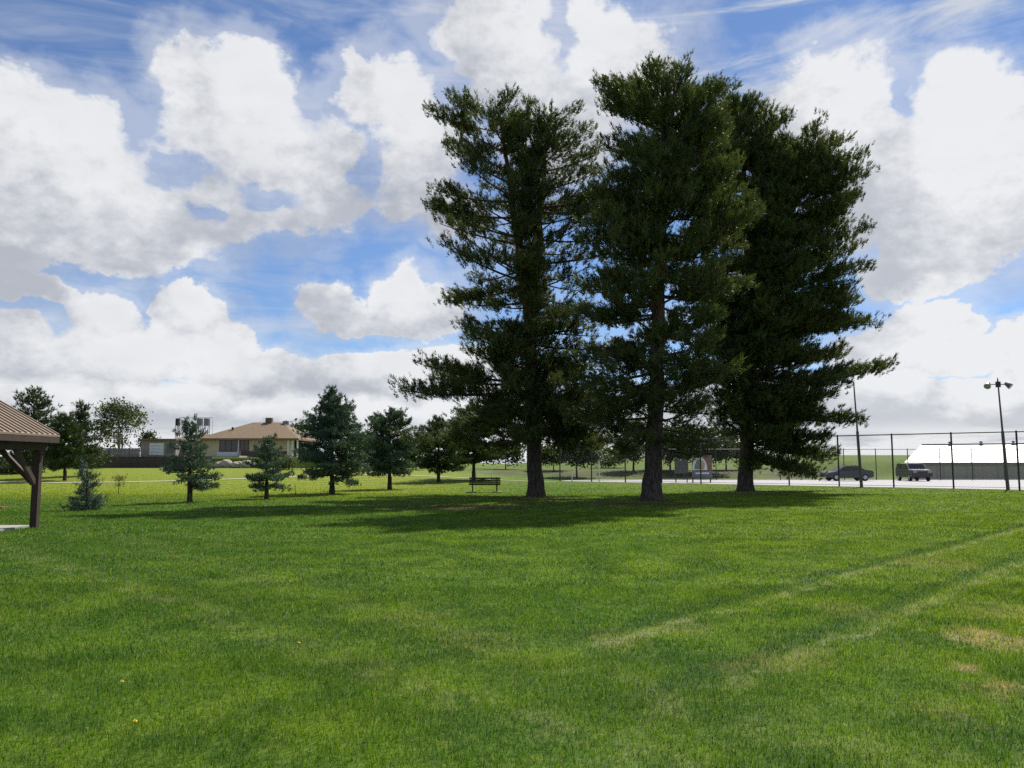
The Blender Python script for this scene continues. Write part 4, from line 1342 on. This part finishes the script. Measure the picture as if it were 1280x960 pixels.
# ------------------------------------------------------------------ white-roofed storage building
def storage():
    Y0 = 99.0
    a = at(1131, 578, Y0)
    zg = -0.38
    root = thing('storage_building', 'long low tan storage building with white hipped metal roof at the right', 'building', (a.x, Y0, zg), R(-29))
    ze = a.z - zg
    Lx, dep = 26.0, 14.0
    zr = at(1200, 556, Y0 + 7).z - zg
    m = MB()
    m.box((Lx / 2 + 0.3, dep / 2, ze / 2 - 0.3), (Lx - 0.5, dep - 0.6, ze + 0.55))
    m.build('wall', MAT['tan_wall'], root)
    m = MB()
    hi = 1.6
    e = -0.05
    m.add([(e, -e, ze), (Lx, 0, ze), (Lx, dep, ze), (0, dep, ze), (hi, dep / 2, zr), (Lx - hi, dep / 2, zr),
           (e, -e, ze - .12), (Lx, 0, ze - .12), (Lx, dep, ze - .12), (0, dep, ze - .12)],
          [(0, 1, 5, 4), (1, 2, 5), (2, 3, 4, 5), (3, 0, 4), (0, 6, 7, 1), (1, 7, 8, 2), (2, 8, 9, 3), (3, 9, 6, 0), (9, 8, 7, 6)])
    m.build('roof', MAT['white_roof'], root)
    m = MB()
    m.bar((hi, dep / 2, zr + 0.03), (Lx - hi, dep / 2, zr + 0.03), 0.5, 0.06)
    m.build('ridge_cap', MAT['white'], root)
    for i in range(5):
        m = MB()
        m.tube([(hi + 3.2 + i * 3.4, dep / 2 - 0.2, zr - 0.05), (hi + 3.2 + i * 3.4, dep / 2 - 0.2, zr + 0.16)], [0.12, 0.12], 10)
        m.tube([(hi + 3.2 + i * 3.4, dep / 2 - 0.2, zr + 0.16), (hi + 3.2 + i * 3.4, dep / 2 - 0.2, zr + 0.32)], [0.26, 0.12], 10)
        m.build('roof_vent', MAT['steel_grey'], root)
    m = MB()
    m.bar((0.1, 0.20, ze - 0.2), (Lx, 0.20, ze - 0.2), 0.1, 0.14)
    m.build('gutter', MAT['tan_dark'], root)
    for i in range(8):
        x = 2.2 + i * 3.1
        m = MB()
        m.box((x, 0.285, 0.85), (2.3, 0.05, 1.75))
        d = m.build('roller_door', MAT['tan_wall'], root)
        m = MB()
        for s in (-1, 1): m.box((x + s * 1.2, 0.27, 0.87), (0.07, 0.09, 1.8))
        m.box((x, 0.27, 1.80), (2.47, 0.09, 0.07))
        m.build('door_frame', MAT['tan_dark'], d)


storage()


# ------------------------------------------------------------------ notice boards behind the fence
def board():
    Yb = 70.0
    a = at(877, 597, Yb)
    root = thing('mural_board', 'colourful mural board with white arch picture and grey banner behind the pines', 'sign board', (a.x, Yb, 0), 0)
    s = Yb / F
    z = lambda py: at(877, py, Yb).z
    x = lambda px: at(px, 585, Yb).x - a.x
    for px in (866, 888):
        m = MB(); m.box((x(px), 0.08, z(568) / 2), (0.09, 0.09, z(568))); m.build('post', MAT['steel_dark'], root)
    m = MB(); m.box(((x(865) + x(890)) / 2, 0, (z(569) + z(588)) / 2), (x(890) - x(865), 0.05, z(569) - z(588))); m.build('panel', MAT['sign_red'], root)
    # white arch
    cx, rz_, rx = x(874.5), z(571) - z(587), (x(884) - x(865))/2
    m = MB()
    pts = [(cx - rx, z(587.5))] + [(cx + rx * math.cos(t), z(587) + rz_ * math.sin(t)) for t in np.linspace(PI, 0, 15)] + [(cx + rx, z(587.5))]
    m.prism(pts, -0.045, -0.028, 'y')
    m.build('arch', MAT['white'], root)
    m = MB()
    pts = [(cx - rx * .7, z(586.5))] + [(cx - rx * .05 + rx * .62 * math.cos(t), z(586.5) + rz_ * .78 * math.sin(t)) for t in np.linspace(PI, 0, 13)]
    m.prism(pts, -0.056, -0.047, 'y'); m.build('picture', MAT['sign_teal'], root)
    m = MB()
    pts = [(cx + rx * .35 + rx * .3 * math.cos(t), z(581) + rz_ * .32 * math.sin(t)) for t in np.linspace(0, 2 * PI, 14)[:-1]]
    m.prism(pts, -0.066, -0.058, 'y'); m.build('picture', MAT['sign_tan'], root)
    m = MB(); m.box(((x(865) + x(890)) / 2, -0.01, (z(588.4) + z(597)) / 2), (x(890) - x(865), 0.05, z(588.4) - z(597))); m.build('banner', MAT['sign_grey'], root)
    m = MB(); m.box(((x(869) + x(886)) / 2, -0.04, (z(590.5) + z(592.5)) / 2), (x(886) - x(869), 0.006, z(590.5) - z(592.5))); m.build('white_stripe', MAT['white'], root)
    r2 = thing('notice_board', 'grey upright board left of the mural board', 'sign board', (at(852, 597, Yb + .6).x, Yb + .6, 0), 0)
    m = MB(); m.box((0, 0, (z(575) + z(592)) / 2), (17 * s, 0.06, z(575) - z(592))); m.build('panel', MAT['sign_blue'], r2)
    for sx in (-1, 1):
        m = MB(); m.box((sx * 7 * s, 0.07, z(576) / 2), (0.08, 0.08, z(576))); m.build('post', MAT['steel_dark'], r2)


board()


# ------------------------------------------------------------------ house on the terrace
def house():
    Y0 = 100.0
    zg = gz(-35, 100.0)
    x = lambda px: at(px, 560, Y0).x
    z = lambda py: at(300, py, Y0).z - zg
    ox = x(312)
    root = thing('house', 'single storey cream house with brown hip roof on the terrace at left', 'house', (ox, Y0, zg), 0)
    X = lambda px: x(px) - ox
    ez = z(548)
    m = MB()
    m.box(((X(252) + X(361)) / 2, 5.0, ez / 2 - 0.2), (X(361) - X(252), 9.6, ez + 0.4))
    m.build('wall', MAT['cream'], root)
    m = MB()
    m.box(((X(361) + X(372)) / 2 - 0.2, 6.2, ez / 2 - 0.2), (X(372) - X(361) + 0.4, 7.0, ez + 0.4))
    m.build('porch_wall', MAT['brown_wall'], root)
    # main hip roof
    m = MB()
    xl, xr = X(249), X(375)
    yl, yh = -0.9, 10.6
    rl, rr = X(300), X(338)
    zr = at(320, 528, Y0 + 4.8).z - zg
    t = 0.22
    m.add([(xl, yl, ez), (xr, yl, ez), (xr, yh, ez), (xl, yh, ez), (rl, 4.8, zr), (rr, 4.8, zr), (xl, yl, ez - t), (xr, yl, ez - t), (xr, yh, ez - t), (xl, yh, ez - t)],
          [(0, 1, 5, 4), (1, 2, 5), (2, 3, 4, 5), (3, 0, 4), (0, 6, 7, 1), (1, 7, 8, 2), (2, 8, 9, 3), (3, 9, 6, 0), (9, 8, 7, 6)])
    rf = m.build('roof', MAT['shingle'], root)
    m = MB(); m.box(((rl + rr) / 2 + 0.2, 4.8, zr + 0.2), (0.8, 0.7, 0.75)); m.build('chimney', MAT['brown_wall'], rf, bevel=0.02)
    m = MB(); m.box((rr + 0.6, 4.4, zr - 0.05), (0.7, 0.5, 0.4)); m.build('roof_box', MAT['steel_grey'], rf)
    m = MB(); m.tube([(X(283), 2.0, ez + 0.6), (X(283), 2.0, z(533))], 0.13, 8); m.build('vent_pipe', MAT['steel_dark'], rf)
    # windows, door, wainscot
    def win(p0, p1, y0, y1, name='window', mull=3):
        m = MB(); m.box(((X(p0) + X(p1)) / 2, 0.17, (z(y0) + z(y1)) / 2), (X(p1) - X(p0), 0.06, z(y0) - z(y1)))
        w = m.build(name, MAT['glass'], root)
        m = MB()
        for i in range(mull + 1):
            m.box((X(p0) + (X(p1) - X(p0)) * i / mull, 0.15, (z(y0) + z(y1)) / 2), (0.07, 0.1, z(y0) - z(y1) + .05))
        m.box(((X(p0) + X(p1)) / 2, 0.148, z(y0) - 0.02), (X(p1) - X(p0) + .1, 0.1, 0.09))
        m.box(((X(p0) + X(p1)) / 2, 0.148, z(y1)), (X(p1) - X(p0) + .14, 0.14, 0.09))
        m.build('frame', MAT['brown_wall'], w)
        return w
    win(274, 296, 549.5, 564)
    win(299.5, 310, 549.5, 563, mull=2)
    m = MB(); m.box((X(297.7), 0.10, z(558)), (0.16, 0.16, z(549) - z(567))); m.build('trim_post', MAT['white'], root)
    m = MB(); m.box((X(284), 0.12, (z(565) + z(572)) / 2), (X(298) - X(272), 0.14, z(565) - z(572))); m.build('sill_panel', MAT['white'], root)
    m = MB(); m.box((X(331), 0.12, (z(564) + z(572)) / 2), (X(361) - X(301), 0.15, z(564) - z(572))); m.build('wainscot', MAT['brown_wall'], root)
    for px in (361.5, 367, 373):
        m = MB(); m.box((X(px), -0.5, (ez - t) / 2), (0.16, 0.16, ez - t)); m.build('porch_post', MAT['white'], root)
    m = MB(); m.box((X(366), 2.66, z(558)), (0.9, 0.06, 1.2)); m.build('window', MAT['glass'], root)
    # left wing with lower roof
    m = MB(); m.box(((X(207) + X(252)) / 2, 5.4, z(551) / 2 - 0.2), (X(252) - X(207), 8.0, z(551) + 0.4)); m.build('wall', MAT['cream'], root)
    m = MB()
    wl, wr, wz, wt = X(205), X(262), z(550), z(541)
    m.add([(wl, 0.9, wz), (wr, 0.9, wz), (wr, 9.9, wz - .01), (wl, 9.9, wz - .01), (wl + 1.4, 5.4, wt), (wr, 5.4, wt), (wl, 0.9, wz - t), (wr, 0.9, wz - t), (wr, 9.9, wz - t), (wl, 9.9, wz - t)],
          [(0, 1, 5, 4), (1, 2, 5), (2, 3, 4, 5), (3, 0, 4), (0, 6, 7, 1), (1, 7, 8, 2), (2, 8, 9, 3), (3, 9, 6, 0), (9, 8, 7, 6)])
    m.build('roof', MAT['shingle'], root)
    m = MB(); m.box((X(258), 1.28, z(563)), (0.9, 0.06, 1.1)); m.build('window', MAT['glass'], root)
    # rooftop coolers on legs
    for px, w, h0, h1, mt in ((221.5, 0.42, 523, 532, 'steel_dark'), (249, 0.62, 523, 532, 'steel_grey'), (258, 0.62, 523, 532, 'steel_grey')):
        xx = at(px, 530, Y0 + 5).x - ox
        zt_, zb_ = at(px, h0, Y0 + 5).z - zg, at(px, h1, Y0 + 5).z - zg
        m = MB(); m.box((xx, 5.2, (zt_ + zb_) / 2), (w, 0.6, zt_ - zb_)); bx = m.build('rooftop_cooler', MAT[mt], root, bevel=0.02)
        m = MB()
        for s in (-1, 1):
            for q_ in (-1, 1):
                m.box((xx + s * w * .4, 5.2 + q_ * .25, (zb_ + wt - .8) / 2), (0.06, 0.06, zb_ - wt + .8))
        m.build('stand', MAT['steel_grey'], bx)
    m = MB(); a0, a1 = at(222, 522, Y0 + 5).x - ox, at(264, 522, Y0 + 5).x - ox
    m.bar((a0, 5.55, z(521.5) + .25), (a1, 5.55, z(521.5) + .25), 0.08, 0.08)
    for k in range(5):
        xx = a0 + (a1 - a0) * k / 4
        m.bar((xx, 5.55, wt - .1), (xx, 5.55, z(521.5) + .25), 0.06, 0.06)
    m.build('roof_railing', MAT['white'], root)
    # garage at the far left
    rg = thing('garage', 'flat roofed taupe garage with white door left of the house', 'garage', (x(199), Y0 - 1.5, zg), 0)
    XX = lambda px: at(px, 560, Y0 - 1.5).x - x(199)
    m = MB(); m.box((XX(197), 3.2, z(551) / 2 - .2), (XX(219) - XX(175), 6.0, z(551) + .4)); m.build('wall', MAT['taupe'], rg)
    m = MB(); m.box((XX(197), 3.2, z(551) + .1), (XX(221) - XX(173), 6.8, 0.22)); m.build('roof', MAT['shingle'], rg)
    m = MB(); m.box((XX(195), 0.17, (z(554) + z(569)) / 2), (XX(204) - XX(186), 0.08, z(554) - z(569))); gd = m.build('garage_door', MAT['white'], rg)
    m = MB()
    for k in range(1, 4): m.box((XX(195), 0.125, z(569) + (z(554) - z(569)) * k / 4), (XX(204) - XX(186), 0.02, 0.03))
    m.build('panel_groove', MAT['steel_grey'], gd)
    m = MB(); m.box((XX(212), 0.18, z(561)), (0.9, 0.06, 1.0)); m.build('window', MAT['glass'], rg)
    # patio edge
    m = MB(); m.box((x(292), Y0 - 3.2, zg + 0.08), (x(318) - x(266), 4.5, 0.24)); tag(m.build('patio', MAT['concrete'], bevel=0.02), kind='structure')


house()


def wall_and_fence():
    # dark retaining wall holding the terrace
    yw = 92.5
    x0, x1 = -75.0, at(262, 575, yw).x
    root = thing('retaining_wall', 'long dark low retaining wall below the garage and board fence', 'wall', ((x0 + x1) / 2, yw, 0), 0)
    m = MB()
    nb = 46
    for r in range(4):
        z0 = 1.0 + r * 0.34
        for i in range(nb):
            L = (x1 - x0) / nb
            xx = (x0 - (x0 + x1) / 2) + (i + 0.5 + 0.25 * (r % 2)) * L
            m.box((xx, 0.02 * (r % 2), z0 + 0.168), (L - 0.015, 0.4, 0.335))
    m.build('blocks', MAT['wall_dark'], root)
    m = MB(); m.box((0.2, 0, 2.40), (x1 - x0 + .3, 0.46, 0.08)); m.build('coping', MAT['wall_dark'], root)
    # grey board fence on the terrace
    yf = 97.0
    fx0, fx1 = at(60, 570, yf).x, at(176, 570, yf).x
    zg = gz(-48, yf)
    zt = at(120, 560, yf).z
    root = thing('board_fence', 'weathered grey board fence on the terrace left of the garage', 'fence', (fx0, yf, zg), 0)
    H = zt - zg
    n = int((fx1 - fx0) / 0.16)
    m = MB()
    rng = random.Random(5)
    for i in range(n):
        h = H - rng.uniform(0, 0.06)
        m.box((i * 0.16 + 0.08, 0, h / 2), (0.145, 0.025, h))
    m.build('boards', MAT['grey_board'], root)
    for zz in (0.3, H - 0.3):
        m = MB(); m.box(((fx1 - fx0) / 2, 0.05, zz), (fx1 - fx0, 0.05, 0.09)); m.build('rail', MAT['grey_board'], root)
    k = 0
    while k * 2.4 < fx1 - fx0:
        m = MB(); m.box((k * 2.4, 0.11, H / 2), (0.1, 0.1, H + .05)); m.build('post', MAT['grey_board'], root)
        k += 1
    # boulders below the patio
    rng = random.Random(9)
    specs = [(262, 581, 0.5, 'leftmost rounded boulder at the end of the dark retaining wall'), (271, 579, 0.62, 'pale boulder below the left side of the picture window'),
             (281, 580, 0.75, 'biggest pale boulder below the picture window'), (290, 582, 0.45, 'low flat boulder below the right side of the picture window'),
             (299, 579.5, 0.6, 'tilted boulder below the house door'), (309, 580, 0.68, 'squat boulder below the patio end'),
             (319, 582, 0.5, 'small boulder left of the drooping spruce crown'), (352, 583, 0.5, 'lone boulder right of the drooping spruce crown')]
    for px, py, r, lab in specs:
        c = at(px, py, 90.5)
        zg2 = gz(c.x, 90.5)
        bm = bmesh.new()
        bmesh.ops.create_icosphere(bm, subdivisions=3, radius=r)
        sx, sy, sz = rng.uniform(1.0, 1.5), rng.uniform(0.8, 1.1), rng.uniform(0.65, 0.9)
        ph = rng.uniform(0, 6)
        for v in bm.verts:
            n = v.co.normalized()
            k = 1 + 0.16 * math.sin(3.1 * n.x + ph) * math.cos(2.7 * n.y - ph) + 0.08 * math.sin(7 * n.z + 5 * n.x + ph) + 0.05 * math.sin(11 * n.y + ph)
            k = min(k, 1.08)
            v.co = Vector((v.co.x * k * sx, v.co.y * k * sy, v.co.z * k * sz))
        me = bpy.data.meshes.new('boulder')
        bm.to_mesh(me); bm.free()
        me.materials.append(MAT['rock'])
        o = bpy.data.objects.new('boulder', me)
        o.location = (c.x, 90.5 + rng.uniform(-0.5, 0.5), zg2 + r * 0.5)
        link(o)
        tag(o, lab, 'boulder', 'boulders below the house patio')


wall_and_fence()

# ------------------------------------------------------------------ dandelions in the lawn
for px, py, lab in ((373, 812, 'yellow dandelion in the middle of the left lawn, farthest of the dandelions'),
                    (152, 862, 'yellow dandelion at the left, nearest to the left edge'),
                    (168, 914, 'yellow dandelion lowest in the left lawn, close to the bottom edge')):
    q = ground(px, py)
    r_ = thing('dandelion', lab, 'flower', (q.x, q.y, gz(q.x, q.y)), 0, 'dandelions in the lawn')
    MB().tube([(0, 0, 0), (0.004, -0.004, 0.03), (0.006, -0.01, 0.058)], [0.0025, 0.002, 0.002], 6).build('stalk', MAT['stalk'], r_)
    m = MB()
    for ring, (n, rad, zz, tl) in enumerate(((16, 0.014, 0.060, 0.15), (12, 0.010, 0.063, 0.5), (8, 0.006, 0.065, 0.9))):
        for i in range(n):
            a = 2 * PI * (i + 0.3 * ring) / n
            dx, dy = math.cos(a), math.sin(a)
            w = 0.0035
            m.add([(0.006 - dy * w, -0.01 + dx * w, zz), (0.006 + dy * w, -0.01 - dx * w, zz), (0.006 + dx * rad + dy * w * .6, -0.01 + dy * rad - dx * w * .6, zz + tl * 0.008),
                   (0.006 + dx * rad - dy * w * .6, -0.01 + dy * rad + dx * w * .6, zz + tl * 0.008)], [(0, 1, 2, 3)])
    m.build('flower_head', MAT['yellow_flower'], r_)
